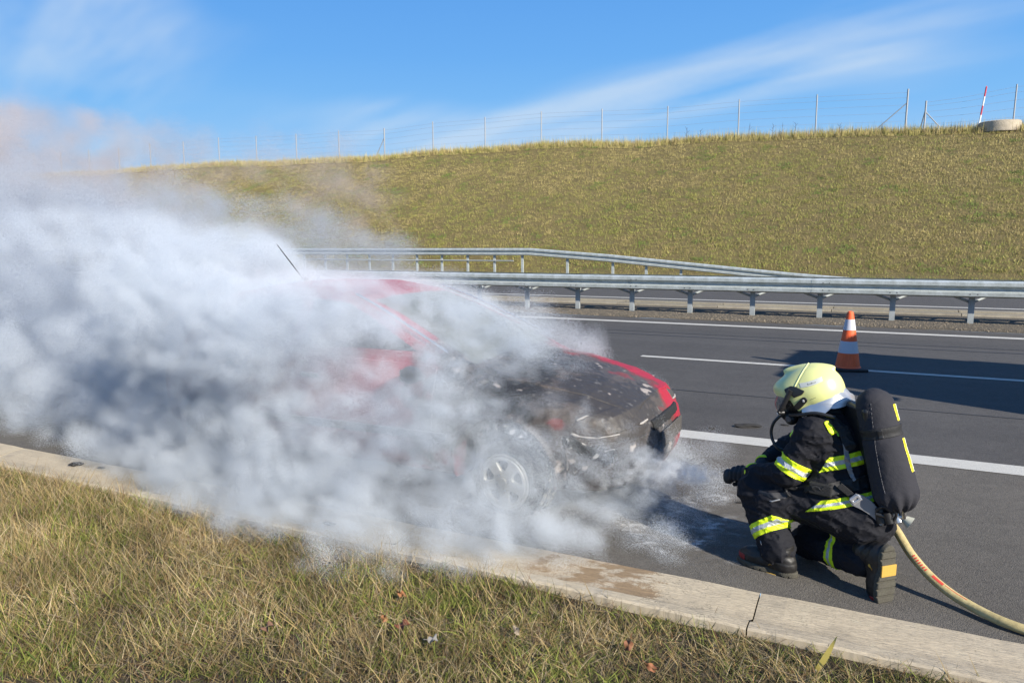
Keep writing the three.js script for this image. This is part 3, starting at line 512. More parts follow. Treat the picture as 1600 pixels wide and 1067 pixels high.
    d = smax(d, -(y - (-0.135 + 0.36 * (x + 0.06))) * 0.94, 0.006); // lower rim rises to the back
    d = smax(d, -Math.max((x + 0.085) + (y + 0.07) * 0.5, (y + 0.062) + (x + 0.15) * 0.1), 0.006); // face opening
    return d;
  };
  const lacquer = phys(rgb(0.6, 0.61, 0.25), 0.32, { clearcoat: 0.5, clearcoatRoughness: 0.2 }), plastic = std(rgb(0.014, 0.014, 0.015), 0.45), steel = std(rgb(0.6, 0.6, 0.62), 0.3, { metalness: 0.8 });
  const crease = (x, y, z) => { const s = 0.06 + (y + 0.02) * -0.55 + 0.9 * Math.max(0, -y - 0.02); return shell(x, y, z) + 0.0018 * Math.exp(-(((x + s) / 0.004) ** 2)); };
  const dome = mesh('helmet_shell', net(crease, [-0.22, -0.17, -0.15], [0.2, 0.13, 0.15], 0.0045), lacquer, head);
  mesh('crease_trim', net((x, y, z) => { const s = 0.066 + (y + 0.02) * -0.55 + 0.9 * Math.max(0, -y - 0.02); return Math.max(shell(x, y, z) - 0.0025, Math.abs(x + s) - 0.0035, -0.055 - y); }, [-0.16, -0.06, -0.15], [0.03, 0.13, 0.15], 0.003), phys(rgb(0.72, 0.74, 0.36), 0.3), dome);
  const side = (name, region, lift, material, h = 0.0035, parent = dome) => mesh(name, net((x, y, z) => { const d = Math.max(region(x, y), 0.02 - z); return d > 0.02 ? d : Math.max(shell(x, y, z) - lift, d); }, [-0.2, -0.16, 0], [0.15, 0.12, 0.15], h), material, parent);
  side('lamp_bracket', (x, y) => polygon(x, y, [[-0.105, -0.01], [-0.075, 0.004], [-0.05, 0.0], [-0.01, -0.022], [-0.022, -0.037], [-0.06, -0.05], [-0.08, -0.03], [-0.1, -0.025]]) - 0.003, 0.008, plastic);
  side('side_vent', (x, y) => { const c = Math.cos(0.72), s = Math.sin(0.72), u = (x + 0.034) * c + (y + 0.085) * s, v = -(x + 0.034) * s + (y + 0.085) * c; return Math.hypot(Math.max(Math.abs(u) - 0.026, 0), v) - 0.016; }, 0.004, plastic);
  side('vent_emblem', (x, y) => Math.max(Math.abs(x + 0.018) - 0.006, Math.abs(y + 0.071) - 0.008), 0.006, std(rgb(0.4, 0.4, 0.4), 0.5));
  // grey reflective sticker with its small dark lettering
  side('sticker', (x, y) => { const u = (x - 0.026) * 0.975 + (y - 0.014) * 0.22, v = -(x - 0.026) * 0.22 + (y - 0.014) * 0.975; return Math.max(Math.abs(u) - 0.055, Math.abs(v - u * u * 1.5) - 0.0125); }, 0.0015, std(rgb(0.46, 0.48, 0.45), 0.45), 0.003);
  side('sticker_lettering', (x, y) => { const u = (x - 0.03) * 0.975 + (y - 0.014) * 0.22, v = -(x - 0.03) * 0.22 + (y - 0.014) * 0.975; let d = 1; for (let k = 0; k < 7; k++) d = Math.min(d, Math.max(Math.abs(u + 0.018 - k * 0.006) - 0.0017, Math.abs(v - (k === 0 || k === 3 ? 0.001 : 0)) - (k === 0 || k === 3 ? 0.0045 : 0.003))); return d; }, 0.0025, std(rgb(0.03, 0.03, 0.05), 0.6), 0.0018);
  side('rim_print', (x, y) => Math.max(Math.abs((x - 0.03) * 0.94 + (y + 0.062) * 0.34) - 0.016, Math.abs(-(x - 0.03) * 0.34 + (y + 0.062) * 0.94) - 0.0016), 0.0015, std(rgb(0.2, 0.22, 0.1), 0.6), 0.0025);
  // lamp hanging from the bracket, in front of the ear
  const lamp = mesh('helmet_lamp', mergeGeometries([rod(V(-0.072, -0.012, 0.128), V(-0.125, -0.095, 0.12), 0.013, 12), rod(V(-0.125, -0.095, 0.12), V(-0.148, -0.13, 0.117), 0.0155, 12, 0.011), rod(V(-0.15, -0.125, 0.125), V(-0.128, -0.13, 0.105), 0.012, 10)].map((g) => g.toNonIndexed())), plastic, head);
  mesh('lamp_lens', rod(V(-0.148, -0.13, 0.117), V(-0.151, -0.1345, 0.1168), 0.0105, 12), steel, lamp);
  { // smoked visor below the brim
    const p = [], ix = [], n = 14; for (let i = 0; i <= n; i++) { const a = lerp(-1.15, 1.15, i / n), c = Math.cos(a), s = Math.sin(a); for (const [r, y] of [[0.122, -0.05], [0.138, -0.088], [0.134, -0.128]]) p.push(-0.055 - r * c, y + 0.01 * (1 - c), s * 0.108 * r / 0.118); }
    for (let i = 0; i < n; i++) for (let j = 0; j < 2; j++) { const a = i * 3 + j; ix.push(a, a + 1, a + 3, a + 1, a + 4, a + 3); }
    const g = new THREE.BufferGeometry(); g.setAttribute('position', new THREE.Float32BufferAttribute(p, 3)); g.setIndex(ix); g.computeVertexNormals();
    mesh('visor', g, phys(rgb(0.45, 0.43, 0.38), 0.12, { transmission: 0.72, thickness: 0, side: THREE.DoubleSide }), head);
  }
  // face in its breathing mask under the visor
  const face = (x, y, z) => { let d = ball(x, y, z, [-0.035, -0.07, 0], [0.09, 0.11, 0.078]); d = smin(d, ball(x, y, z, [-0.11, -0.125, 0], [0.035, 0.035, 0.035]), 0.02); d = smin(d, cone(x, y, z, [-0.03, -0.15, 0], [0.03, -0.2, 0], 0.06, 0.07), 0.03); return d; };
  mesh('head', net(face, [-0.17, -0.26, -0.11], [0.11, 0.06, 0.11], 0.007), std(rgb(0.013, 0.013, 0.014), 0.6), man).matrixAutoUpdate = true;
  const headMesh = man.children[man.children.length - 1]; headMesh.position.copy(head.position); headMesh.rotation.copy(head.rotation);
  mesh('mask_lens', net((x, y, z) => Math.max(face(x, y, z) - 0.004, Math.abs(y + 0.075) - 0.032, Math.abs(z) - 0.06, x + 0.06), [-0.15, -0.12, -0.08], [-0.04, -0.03, 0.08], 0.005), std(rgb(0.03, 0.032, 0.035), 0.08), headMesh);
  const valveUnit = mesh('demand_valve', mergeGeometries([rod(V(-0.13, -0.135, 0.0), V(-0.165, -0.165, 0.015), 0.034, 16, 0.03), new THREE.SphereGeometry(0.034, 16, 10).translate(-0.105, -0.17, 0.045)].map((g) => g.toNonIndexed())), plastic, headMesh);
  mesh('valve_button', rod(V(-0.11, -0.165, 0.075), V(-0.112, -0.166, 0.084), 0.014, 12), std(rgb(0.08, 0.08, 0.09), 0.4), valveUnit);
  { // silver neck curtain hanging from the rear rim, spread over the collar
    const n = 26, m = 7, p = [], ix = [];
    for (let i = 0; i <= n; i++) { const a = lerp(-2.05, 2.05, i / n), c = Math.cos(a), s = Math.sin(a); for (let j = 0; j <= m; j++) { const t = j / m, w = 0.007 * Math.sin(a * 9 + t * 5) * t + 0.012 * noise3.noise(a * 5, t * 5, 2) * t; const r = 0.106 + 0.05 * t * (0.55 + 0.45 * Math.max(0, c)) + w; p.push(0.03 + r * c * 1.1, -0.062 + 0.05 * Math.max(0, c) * (1 - t) - 0.055 * t - 0.028 * (1 - Math.max(0, c)) + 0.012 * t * t * c + w, s * (0.112 + 0.03 * t)); } }
    for (let i = 0; i < n; i++) for (let j = 0; j < m; j++) { const a = i * (m + 1) + j; ix.push(a, a + m + 1, a + 1, a + 1, a + m + 1, a + m + 2); }
    const g = new THREE.BufferGeometry(); g.setAttribute('position', new THREE.Float32BufferAttribute(p, 3)); g.setIndex(ix); g.computeVertexNormals();
    mesh('neck_curtain', g, std(rgb(0.5, 0.51, 0.52), 0.33, { metalness: 0.7, side: THREE.DoubleSide }), head);
  }
  strip('collar', [[-0.32, 0.83, -3.93], [-0.25, 0.84, -3.905], [-0.17, 0.83, -3.94], [-0.14, 0.82, -4.02]], 0.032, 0.03, nylon, 0.006);
  strip('breathing_hose', [[-0.42, 0.8, -3.95], [-0.425, 0.74, -3.94], [-0.42, 0.68, -3.93]], 0.001, 0.001, nylon).visible = false;
  man.remove(man.children[man.children.length - 1]);

  // ---------------------------------------------------------------- breathing apparatus on his back
  const pack = thing('breathing_apparatus', 'black covered air cylinder with yellow stripes strapped on the firefighter\'s back', 'air cylinder', 0, 0, 0);
  const T = [-0.002, 0.905, -3.835], Bq = [0.108, 0.505, -3.795];
  const ax0 = norm(sub(Bq, T));
  const cover = (x, y, z) => { const tt = along([x, y, z], T, ax0), qr = Math.hypot(x - T[0] - ax0[0] * tt, y - T[1] - ax0[1] * tt, z - T[2] - ax0[2] * tt); let d = smax(qr - 0.087 - 0.014 * clamp(tt / 0.4, 0, 1) + 0.018 * smooth(tt, 0.42, 0.52), Math.abs(tt - 0.215) - 0.3, 0.11); const t = clamp(((x - T[0]) * (Bq[0] - T[0]) + (y - T[1]) * (Bq[1] - T[1])) / ((Bq[0] - T[0]) ** 2 + (Bq[1] - T[1]) ** 2), 0, 1); d += 0.008 * Math.exp(-(((t - 0.31) / 0.05) ** 2)); const pucker = 0.006 * Math.sin(Math.atan2(z - T[2] - ax0[2] * tt, x - T[0] - ax0[0] * tt) * 11) * smooth(tt, 0.36, 0.5); return d + pucker + 0.0045 * (noise3.noise(x * 13 + 2, y * 9, z * 13) * 0.8 + 0.5 * (0.5 - Math.abs(noise3.noise(x * 24, y * 30, z * 24)))); };
  const coverCloth = phys(rgb(0.03, 0.03, 0.036), 0.85, { bumpMap: repeated(clothBump, 5), bumpScale: 0.0015, sheen: 0.4, sheenColor: rgb(0.1, 0.1, 0.12), sheenRoughness: 0.5, specularIntensity: 0.4 });
  const sleeve = mesh('cylinder_cover', net(cover, [-0.13, 0.36, -3.98], [0.25, 1.04, -3.66], 0.006), coverCloth, pack);
  const ax = norm(sub(Bq, T));
  const onCover = (name, region, lift, m, parent = pack, h = 0.004) => mesh(name, net((x, y, z) => { const t = along([x, y, z], T, ax), q = [x - T[0] - ax[0] * t, y - T[1] - ax[1] * t, z - T[2] - ax[2] * t], ang = Math.atan2(q[2], q[0]); const d = region(t, ang, x, y, z); return d > 0.03 ? d : Math.max(cover(x, y, z) - lift, d); }, [-0.13, 0.36, -3.98], [0.25, 1.04, -3.66], h), m, parent);
  onCover('retaining_strap', (t, a) => Math.abs(t - 0.125) - 0.024, 0.005, nylon);
  for (const [a, b] of [[0.005, 0.085], [0.165, 0.325]]) { const s = onCover('reflective_stripe', (t, g) => Math.max(a - t, t - b, (Math.abs(g - 0.33) - 0.15) * 0.1), 0.003, phys(rgb(0.85, 0.7, 0.01), 0.45)); onCover('silver_strip', (t, g) => Math.max(a - t, t - b, (Math.abs(g - 0.22) - 0.045) * 0.1), 0.0045, silver, s); }
  onCover('cover_seam', (t, g) => Math.max(-0.02 - t, t - 0.4, (Math.abs(g - 1.75 - 0.25 * Math.sin(t * 5)) - 0.014) * 0.1), 0.0025, std(rgb(0.1, 0.1, 0.11), 0.7), sleeve, 0.003);
  onCover('strap_buckle', (t, g) => Math.max(Math.abs(t - 0.127) - 0.02, (Math.abs(g - 1.6) - 0.12) * 0.1), 0.009, plastic);
  // back plate with its hip pad, valve, hand wheel and pressure reducer
  mesh('back_plate', (() => { const g = rbox(0.05, 0.5, 0.25, 0.02); g.rotateZ(0.24); g.rotateY(0.52); g.translate(-0.035, 0.66, -3.89); return g; })(), plastic, pack);
  const valve = mesh('cylinder_valve', mergeGeometries([rod(V(0.105, 0.42, -3.79), V(0.128, 0.37, -3.78), 0.024, 14), rod(V(0.085, 0.388, -3.785), V(0.155, 0.402, -3.775), 0.017, 12)].map((g) => g.toNonIndexed())), steel, pack);
  mesh('hand_wheel', rod(V(0.15, 0.392, -3.775), V(0.178, 0.376, -3.77), 0.017, 12, 0.03), std(rgb(0.36, 0.36, 0.3), 0.6), valve);
  mesh('chrome_neck', rod(V(0.142, 0.435, -3.77), V(0.15, 0.395, -3.77), 0.014, 12), std(rgb(0.8, 0.8, 0.82), 0.12, { metalness: 1 }), valve);
  mesh('pressure_reducer', mergeGeometries([rod(V(0.04, 0.43, -3.78), V(0.06, 0.36, -3.77), 0.03, 12), rod(V(0.075, 0.42, -3.75), V(0.09, 0.37, -3.75), 0.02, 10), rod(V(0.03, 0.405, -3.75), V(0.1, 0.395, -3.745), 0.012, 8), tube([V(0.05, 0.44, -3.76), V(0.085, 0.455, -3.735), V(0.115, 0.42, -3.74), V(0.1, 0.37, -3.75)], 0.007, 20, 6), tube([V(0.03, 0.42, -3.745), V(0.06, 0.45, -3.73), V(0.09, 0.43, -3.735)], 0.006, 16, 6)].map((g) => g.index ? g.toNonIndexed() : g)), plastic, pack);
  const hip = mesh('hip_plate', (() => { const s = new THREE.Shape(); s.moveTo(-0.055, 0.03); s.lineTo(-0.03, 0.055); s.lineTo(0.0, 0.05); s.quadraticCurveTo(0.07, 0.02, 0.095, -0.075); s.lineTo(0.082, -0.085); s.quadraticCurveTo(0.045, -0.03, -0.045, 0.0); const g = new THREE.ExtrudeGeometry(s, { depth: 0.006, bevelEnabled: true, bevelSize: 0.002, bevelThickness: 0.002, bevelSegments: 1 }); g.rotateY(0.1); g.translate(-0.03, 0.432, -3.757); return g; })(), std(rgb(0.24, 0.24, 0.25), 0.4, { metalness: 0.3 }), pack);
  mesh('buckle', (() => { const s = new THREE.Shape([[-0.022, -0.014], [0.022, -0.014], [0.022, 0.014], [-0.022, 0.014]].map(([a, b]) => new THREE.Vector2(a, b))); s.holes.push(new THREE.Path([[-0.015, -0.006], [0.015, -0.006], [0.015, 0.006], [-0.015, 0.006]].map(([a, b]) => new THREE.Vector2(a, b)))); const g = new THREE.ExtrudeGeometry(s, { depth: 0.004, bevelEnabled: true, bevelSize: 0.002, bevelThickness: 0.002, bevelSegments: 2 }); g.rotateZ(0.75); g.translate(-0.058, 0.462, -3.748); return g; })(), std(rgb(0.7, 0.7, 0.72), 0.25, { metalness: 0.7 }), hip);
  mesh('waist_strap', (() => { const g = rbox(0.085, 0.03, 0.006, 0.002); g.rotateZ(-0.65); g.translate(-0.1, 0.49, -3.765); return g; })(), nylon, pack);
  mesh('air_line', tube([V(-0.17, 0.83, -3.83), V(-0.26, 0.84, -3.835), V(-0.33, 0.82, -3.86), V(-0.385, 0.8, -3.92)], 0.009, 24, 8), plastic, pack);
  mesh('mask_air_line', tube([V(-0.41, 0.81, -3.95), V(-0.465, 0.745, -3.95), V(-0.475, 0.68, -3.95), V(-0.44, 0.62, -3.93), V(-0.38, 0.6, -3.95)], 0.008, 30, 8), plastic, pack);

  // ---------------------------------------------------------------- nozzle and hose
  const nozzle = thing('hose_nozzle', 'black pistol-grip hose nozzle held in the firefighter\'s gloves', 'nozzle', grip[0], grip[1], grip[2]);
  const q = new THREE.Quaternion().setFromUnitVectors(V(0, 1, 0), V(...noz));
  const lat = (pts) => new THREE.LatheGeometry(pts.map(([r, y]) => new THREE.Vector2(r, y)), 28).applyQuaternion(q);
  mesh('barrel', lat([[0, -0.1], [0.026, -0.1], [0.028, -0.06], [0.024, -0.05], [0.026, 0.03], [0.034, 0.04], [0.036, 0.07], [0.03, 0.075], [0.03, 0.06], [0, 0.06]]), plastic, nozzle);
  mesh('bumper_ring', lat([[0.034, 0.045], [0.041, 0.05], [0.041, 0.07], [0.036, 0.078], [0.03, 0.07]]), std(rgb(0.02, 0.02, 0.022), 0.7), nozzle);
  mesh('shut_off_bail', tube([V(0.05, 0.01, 0.035), V(0.085, 0.06, 0.03), V(0.08, 0.085, 0.0), V(0.085, 0.06, -0.03), V(0.05, 0.01, -0.035)], 0.009, 30, 8), plastic, nozzle);
  const hosePts = [[-0.595, 0.4, -4.055], [-0.5, 0.42, -4.04], [-0.36, 0.4, -4.09], [-0.22, 0.28, -4.2], [-0.08, 0.22, -4.22], [0.03, 0.27, -4.16], [0.11, 0.25, -4.06], [0.2, 0.155, -3.94], [0.3, 0.085, -3.84], [0.42, 0.04, -3.76], [0.6, 0.027, -3.64], [0.95, 0.024, -3.6], [1.6, 0.024, -3.75], [2.6, 0.024, -4.4], [3.7, 0.024, -6.0]].map((p) => V(...p));
  const curve = new THREE.CatmullRomCurve3(hosePts), hoseG = new THREE.TubeGeometry(curve, 300, 0.0215, 20, false);
  const L = curve.getLength(), uvA = hoseG.attributes.uv; for (let i = 0; i < uvA.count; i++) uvA.setXY(i, uvA.getX(i) * L, uvA.getY(i));
  const hoseMap = texture(512, 128, (i, j) => { const w = 0.5 + 0.5 * Math.sin(i * 1.6) * Math.sin(j * 1.6), n = nB(i / 512, j / 512) - 0.5, d = nA(i / 512, j / 128) - 0.5; const k = 0.85 + 0.08 * w + n * 0.22 + d * 0.18; return [k, k * (0.98 + d * 0.05), k * (0.93 + d * 0.12)]; });
  const hoseMat = std(rgb(0.5, 0.41, 0.2), 0.85, { map: repeated(hoseMap, 3, 1), bumpMap: repeated(clothBump, 14, 2), bumpScale: 0.0012 });
  const hose = thing('fire_hose', 'pale yellow fire hose with red print running over the asphalt behind the firefighter', 'hose', 0, 0, 0);
  mesh('hose_jacket', hoseG, hoseMat, hose);
  { // red print along the hose: short worn strokes and one solid block
    const redPrint = std(rgb(0.5, 0.05, 0.03), 0.8), parts = [], frames = curve.computeFrenetFrames(300, false);
    const print = (name, s0, s1, a0, a1) => { const p = [], ix = []; const n = Math.max(2, Math.round((s1 - s0) / 0.008)), m = 5; for (let i = 0; i <= n; i++) { const u = lerp(s0, s1, i / n) / L, c = curve.getPointAt(u), tg = curve.getTangentAt(u), sd = V(0, 1, 0).cross(tg).normalize(), upv = tg.clone().cross(sd); for (let j = 0; j <= m; j++) { const a = lerp(a0, a1, j / m), v = c.clone().addScaledVector(sd, Math.sin(a) * 0.0219).addScaledVector(upv, Math.cos(a) * 0.0219); p.push(v.x, v.y, v.z); } } for (let i = 0; i < n; i++) for (let j = 0; j < m; j++) { const a = i * (m + 1) + j; ix.push(a, a + 1, a + m + 1, a + 1, a + m + 2, a + m + 1); } const g = new THREE.BufferGeometry(); g.setAttribute('position', new THREE.Float32BufferAttribute(p, 3)); g.setIndex(ix); g.computeVertexNormals(); return g; };
    // arc length where the hose leaves the body
    let sStart = 0; for (let i = 0; i < 2000; i++) { const u = i / 2000; if (curve.getPointAt(u).x > 0.205) { sStart = u * L; break; } }
    const strokes = []; for (let k = 0; k < 7; k++) strokes.push(print('', sStart + 0.0 + k * 0.014, sStart + 0.007 + k * 0.014, -0.9 , -0.2));
    const red = phys(rgb(0.5, 0.05, 0.03), 0.8, { side: THREE.DoubleSide });
    mesh('red_strokes', mergeGeometries(strokes), red, hose).userData.kind = 'stuff';
    mesh('red_block', print('', sStart + 0.125, sStart + 0.185, -0.75, -0.1), red, hose); mesh('red_line', print('', sStart + 0.19, sStart + 0.3, -0.35, -0.2), red, hose);
  }
}
// ---------------------------------------------------------------- the burnt car (own axes: nose at x = 0 pointing to +x, ground y = 0, middle z = 0)
{
  const car = thing('burning_car', 'small dark red hatchback with a burnt front end, smoking on the hard shoulder', 'car', -1.205, 0, -4.69);
  car.rotation.y = 0.015;
  const AX1 = -0.83, AX2 = -3.3;
  const lower = [[0.0, 0.3], [0.01, 0.42], [-0.02, 0.56], [-0.1, 0.68], [-0.35, 0.785], [-0.7, 0.865], [-1.12, 0.925], [-1.6, 0.93], [-3.2, 0.95], [-3.72, 0.93], [-3.88, 0.86], [-3.92, 0.6], [-3.9, 0.3], [-3.7, 0.19], [-0.2, 0.19], [-0.05, 0.22]];
  const cabin = [[-1.02, 0.86], [-1.25, 0.985], [-1.72, 1.2], [-2.05, 1.32], [-2.4, 1.375], [-2.9, 1.375], [-3.3, 1.31], [-3.62, 1.1], [-3.8, 0.9], [-3.7, 0.8], [-1.1, 0.8]];
  function bodyShape(x, y, z) {
    const az = Math.abs(z);
    const nose = smooth(x, -0.75, 0.03), tail = smooth(-x, 3.2, 3.98);
    const w = 0.8 - 0.2 * nose * nose - 0.13 * tail * tail - 0.035 * smooth(y, 0.62, 0.3) * 0 - 0.05 * clamp((0.42 - y) / 0.25, 0, 1) - 0.06 * clamp((y - 0.62) / 0.35, 0, 1) ** 1.4;
    const bulge = 0.02 * (Math.exp(-(((x - AX1) / 0.4) ** 2)) + Math.exp(-(((x - AX2) / 0.42) ** 2))) * smooth(y, 0.2, 0.5) * smooth(0.85 - y, 0, 0.25);
    // bonnet crowns across the car, corners of the nose fall back
    const drop = 0.16 * az * az, back = 0.22 * az ** 3 * nose * 2;
    let d = smax(polygon(x + back, y + drop * smooth(y, 0.5, 0.8), lower) * 0.96, az - w - bulge, 0.11);
    const cw = 0.735 - (y - 0.9) * 0.42 - 0.05 * smooth(-x, 3.0, 3.8);
    const c = smax(polygon(x - 0.1 * az * az, y + 0.05 * az * az, cabin) * 0.97, az - cw, 0.1);
    d = smin(d, c, 0.04);
    for (const ax of [AX1, AX2]) { const r = Math.hypot(x - ax, y - 0.285); d = smin(d, Math.max(Math.abs(r - 0.345) - 0.012, az - w - bulge - 0.012, 0.5 - az, 0.2 - y), 0.03); d = smax(d, -Math.max(r - 0.33, 0.52 - az), 0.012); }
    d = smax(d, -Math.max(Math.abs(y - 0.4) - 0.035, Math.abs(z) - 0.35, -0.06 - x), 0.02); // lower grille
    return d;
  }
  const pitted = (x, y, z) => bodyShape(x, y, z) + (x > -1.5 ? (0.005 * noise3.noise(x * 11, y * 11, z * 11) + 0.003 * noise3.noise(x * 31, y * 31, z * 31)) * smooth(x, -1.5, -1.0) : 0);
  // paint burnt off by the fire: how far each place is charred, with ragged edges
  const redPaint = [0.3, 0.012, 0.028];
  function char(x, y, z, n, out) {
    const q = fbm(x * 4, y * 4, z * 4, 4), f = fbm(x * 16, y * 16, z * 16, 3), s = fbm(x * 34 + 4, y * 34, z * 34, 2);
    let b = 1.25 - Math.hypot((x + 0.85) / 0.75, (y - 0.62) / 0.5, (z - 0.35) / 0.85);        // round the near front wing
    b = Math.max(b, 1.05 - Math.hypot((x + 1.05) / 0.6, (y - 0.95) / 0.35, z / 0.75));         // the scuttle
    b = Math.max(b, 1.1 - Math.hypot((x + 0.2) / 0.6, (y - 0.4) / 0.45, (z - 0.4) / 0.75));   // near half of the nose
    b = Math.max(b, 1.35 - Math.hypot((x + 0.32) / 0.55, (y - 0.68) / 0.34, (z - 0.42) / 0.5));
    b += q * 0.75;
    const burnt = smooth(b, 0.22, 0.32), brown = smooth(b, 0.05, 0.2) * (1 - burnt), deep = smooth(b + f * 0.8, 0.45, 0.6);
    const c = [0, 1, 2].map((k) => { let v = lerp(redPaint[k], [0.12, 0.035, 0.03][k], brown); v = lerp(v, [0.065, 0.054, 0.048][k], burnt); return lerp(v, 0.018, burnt * deep * Math.max(smooth(-x, 0.45, 0.7), 0.6)); });
    const ash = burnt * 0.35 * smooth(f * 0.8 + s * 1.1, 0.3, 0.6), bare = burnt * smooth(q - f * 0.6 + s * 0.2, 0.34, 0.38);
    for (let k = 0; k < 3; k++) out[k] = lerp(lerp(c[k], [0.3, 0.285, 0.26][k], ash), [0.3, 0.26, 0.23][k], bare);
  }
  const paint = phys(rgb(1, 1, 1), 0.58, { vertexColors: true, clearcoat: 0.06, clearcoatRoughness: 0.4, bumpMap: repeated(fineBump, 6), bumpScale: 0.0012 });
  const lo = [-4.0, 0.14, -0.9], hi = [0.1, 1.45, 0.9];
  mesh('body', net(pitted, lo, hi, 0.0155, char), paint, car);
  const black = std(rgb(0.012, 0.012, 0.012), 0.75), soot = std(rgb(0.02, 0.019, 0.018), 0.95, { bumpMap: repeated(fineBump, 12), bumpScale: 0.003 }), sootGlass = phys(rgb(0.05, 0.052, 0.05), 0.25), clear = phys(rgb(0.06, 0.056, 0.05), 0.6), chrome = std(rgb(0.6, 0.6, 0.6), 0.25, { metalness: 0.9 });
  const panel = (name, region, lift, material, zmin, box6, h = 0.0125, extra, parent = car) => mesh(name, net((x, y, z) => { const d = Math.max(region(x, y, z), zmin(x, y, z)); return d > 0.05 ? d : Math.max(pitted(x, y, z) - lift, d); }, box6.slice(0, 3), box6.slice(3), h, extra), material, parent);
  const near = (x, y, z) => 0.35 - z, farSide = (x, y, z) => 0.35 + z, all = () => -1;
  // bonnet, wing panels, bumper, doors: raised a few millimetres so that the gaps between them show
  panel('bonnet', (x, y, z) => Math.max(-1.1 - x, x + 0.1, Math.abs(z) - 0.62 + 0.16 * smooth(x, -0.9, 0), 0.62 - y), 0.006, paint, all, [-1.15, 0.58, -0.75, 0.0, 1.0, 0.75], 0.011, char);
  panel('front_bumper', (x, y) => Math.max(-0.42 - x, y - 0.52 - 0.04 * x, 0.16 - y), 0.008, paint, all, [-0.46, 0.14, -0.9, 0.12, 0.6, 0.9], 0.011, char);
  const doorEdge = [[-1.32, 0.26], [-1.3, 0.9], [-2.4, 0.93], [-2.52, 0.6], [-2.48, 0.26]];
  const handle = rbox(0.16, 0.035, 0.03, 0.012);
  for (const [side, zs] of [[near, 1], [farSide, -1]]) {
    const d = panel('door', (x, y) => polygon(x, y, doorEdge), 0.005, paint, side, [-2.58, 0.2, zs > 0 ? 0.5 : -0.9, -1.24, 0.98, zs > 0 ? 0.9 : -0.5], zs > 0 ? 0.0125 : 0.022, char);
    mesh('door_handle', handle, black, d).position.set(-2.3, 0.78, zs * 0.785);
    panel('side_window', (x, y) => polygon(x, y, [[-1.42, 0.965], [-1.85, 1.17], [-2.1, 1.27], [-2.42, 1.3], [-2.45, 0.965]]) + 0.006, 0.003, sootGlass, side, [-2.5, 0.93, zs > 0 ? 0.4 : -0.9, -1.35, 1.33, zs > 0 ? 0.9 : -0.4], zs > 0 ? 0.0125 : 0.02);
    panel('rear_side_window', (x, y) => polygon(x, y, [[-2.52, 0.965], [-2.5, 1.3], [-2.95, 1.28], [-3.35, 1.1], [-3.4, 0.98]]) + 0.006, 0.003, sootGlass, side, [-3.45, 0.93, zs > 0 ? 0.4 : -0.9, -2.45, 1.33, zs > 0 ? 0.9 : -0.4], zs > 0 ? 0.0125 : 0.02);
    panel('sill_trim', (x, y) => Math.max(Math.abs(x + 2.05) - 0.85, Math.abs(y - 0.46) - 0.03), 0.014, black, side, [-2.95, 0.4, zs > 0 ? 0.5 : -0.9, -1.15, 0.52, zs > 0 ? 0.9 : -0.5]);
    const lamp = panel('headlight', (x, y, z) => Math.max(Math.hypot((x + 0.2) / 0.19, (y - 0.62 - 0.12 * (x + 0.2)) / 0.07) * 0.07 - 0.07, 0.33 - zs * z), 0.003, zs > 0 ? paint : clear, all, [-0.48, 0.5, zs > 0 ? 0.28 : -0.8, 0.08, 0.76, zs > 0 ? 0.8 : -0.28], 0.009, zs > 0 ? char : undefined);
    panel('lamp_rim', (x, y, z) => Math.max(Math.abs(Math.hypot((x + 0.2) / 0.19, (y - 0.62 - 0.12 * (x + 0.2)) / 0.07) - 1.05) * 0.07 - 0.0045 - 0.004 * noise3.noise(x * 25, y * 25, 1), 0.33 - zs * z, -0.02 - 0.5 * noise3.noise(x * 7, y * 9, zs)), 0.009, std(rgb(0.3, 0.28, 0.26), 0.9), all, [-0.48, 0.48, zs > 0 ? 0.28 : -0.8, 0.08, 0.78, zs > 0 ? 0.8 : -0.28], 0.006, undefined, lamp);
    panel('tail_light', (x, y, z) => Math.max(Math.abs(y - 0.76) - 0.12, 0.42 - zs * z, x + 3.78), 0.006, std(rgb(0.3, 0.02, 0.02), 0.2), all, [-4.0, 0.6, zs > 0 ? 0.35 : -0.85, -3.7, 0.92, zs > 0 ? 0.85 : -0.35]);
    // mirror on its stalk, melted black on the near side
    const m = mesh('mirror', net((x, y, z) => { let k = smax(ball(x, y, z, [0, 0, 0], [0.06, 0.055, 0.085]), -0.035 - x, 0.01); k = smin(k, cone(x, y, z, [0.01, -0.02, -0.07 * zs], [0.03, -0.05, -0.15 * zs], 0.022, 0.03), 0.03); return k + 0.002 * noise3.noise(x * 40, y * 40, z * 40); }, [-0.1, -0.12, -0.22], [0.12, 0.1, 0.22], 0.006), zs > 0 ? soot : black, car);
    m.position.set(-1.42, 0.86, zs * 0.875);
    mesh('mirror_glass', rbox(0.004, 0.075, 0.12, 0.0015, -0.037, 0, 0), sootGlass, m);
    // silver drip rail along the windscreen pillar
    mesh('pillar_trim', tube([V(-1.24, 0.985, zs * 0.705), V(-1.5, 1.105, zs * 0.665), V(-1.8, 1.235, zs * 0.61), V(-2.05, 1.325, zs * 0.56)], 0.009, 20, 6), chrome, car);
  }
  panel('windscreen', (x, y, z) => Math.max(polygon(x - 0.1 * z * z, y + 0.05 * z * z, [[-1.12, 0.9], [-1.02, 0.98], [-1.9, 1.42], [-2.0, 1.27], [-1.5, 1.0]]), Math.abs(z) - 0.6 + (y - 0.95) * 0.35), 0.003, phys(rgb(0.14, 0.15, 0.135), 0.5), all, [-2.05, 0.88, -0.7, -0.98, 1.42, 0.7]);
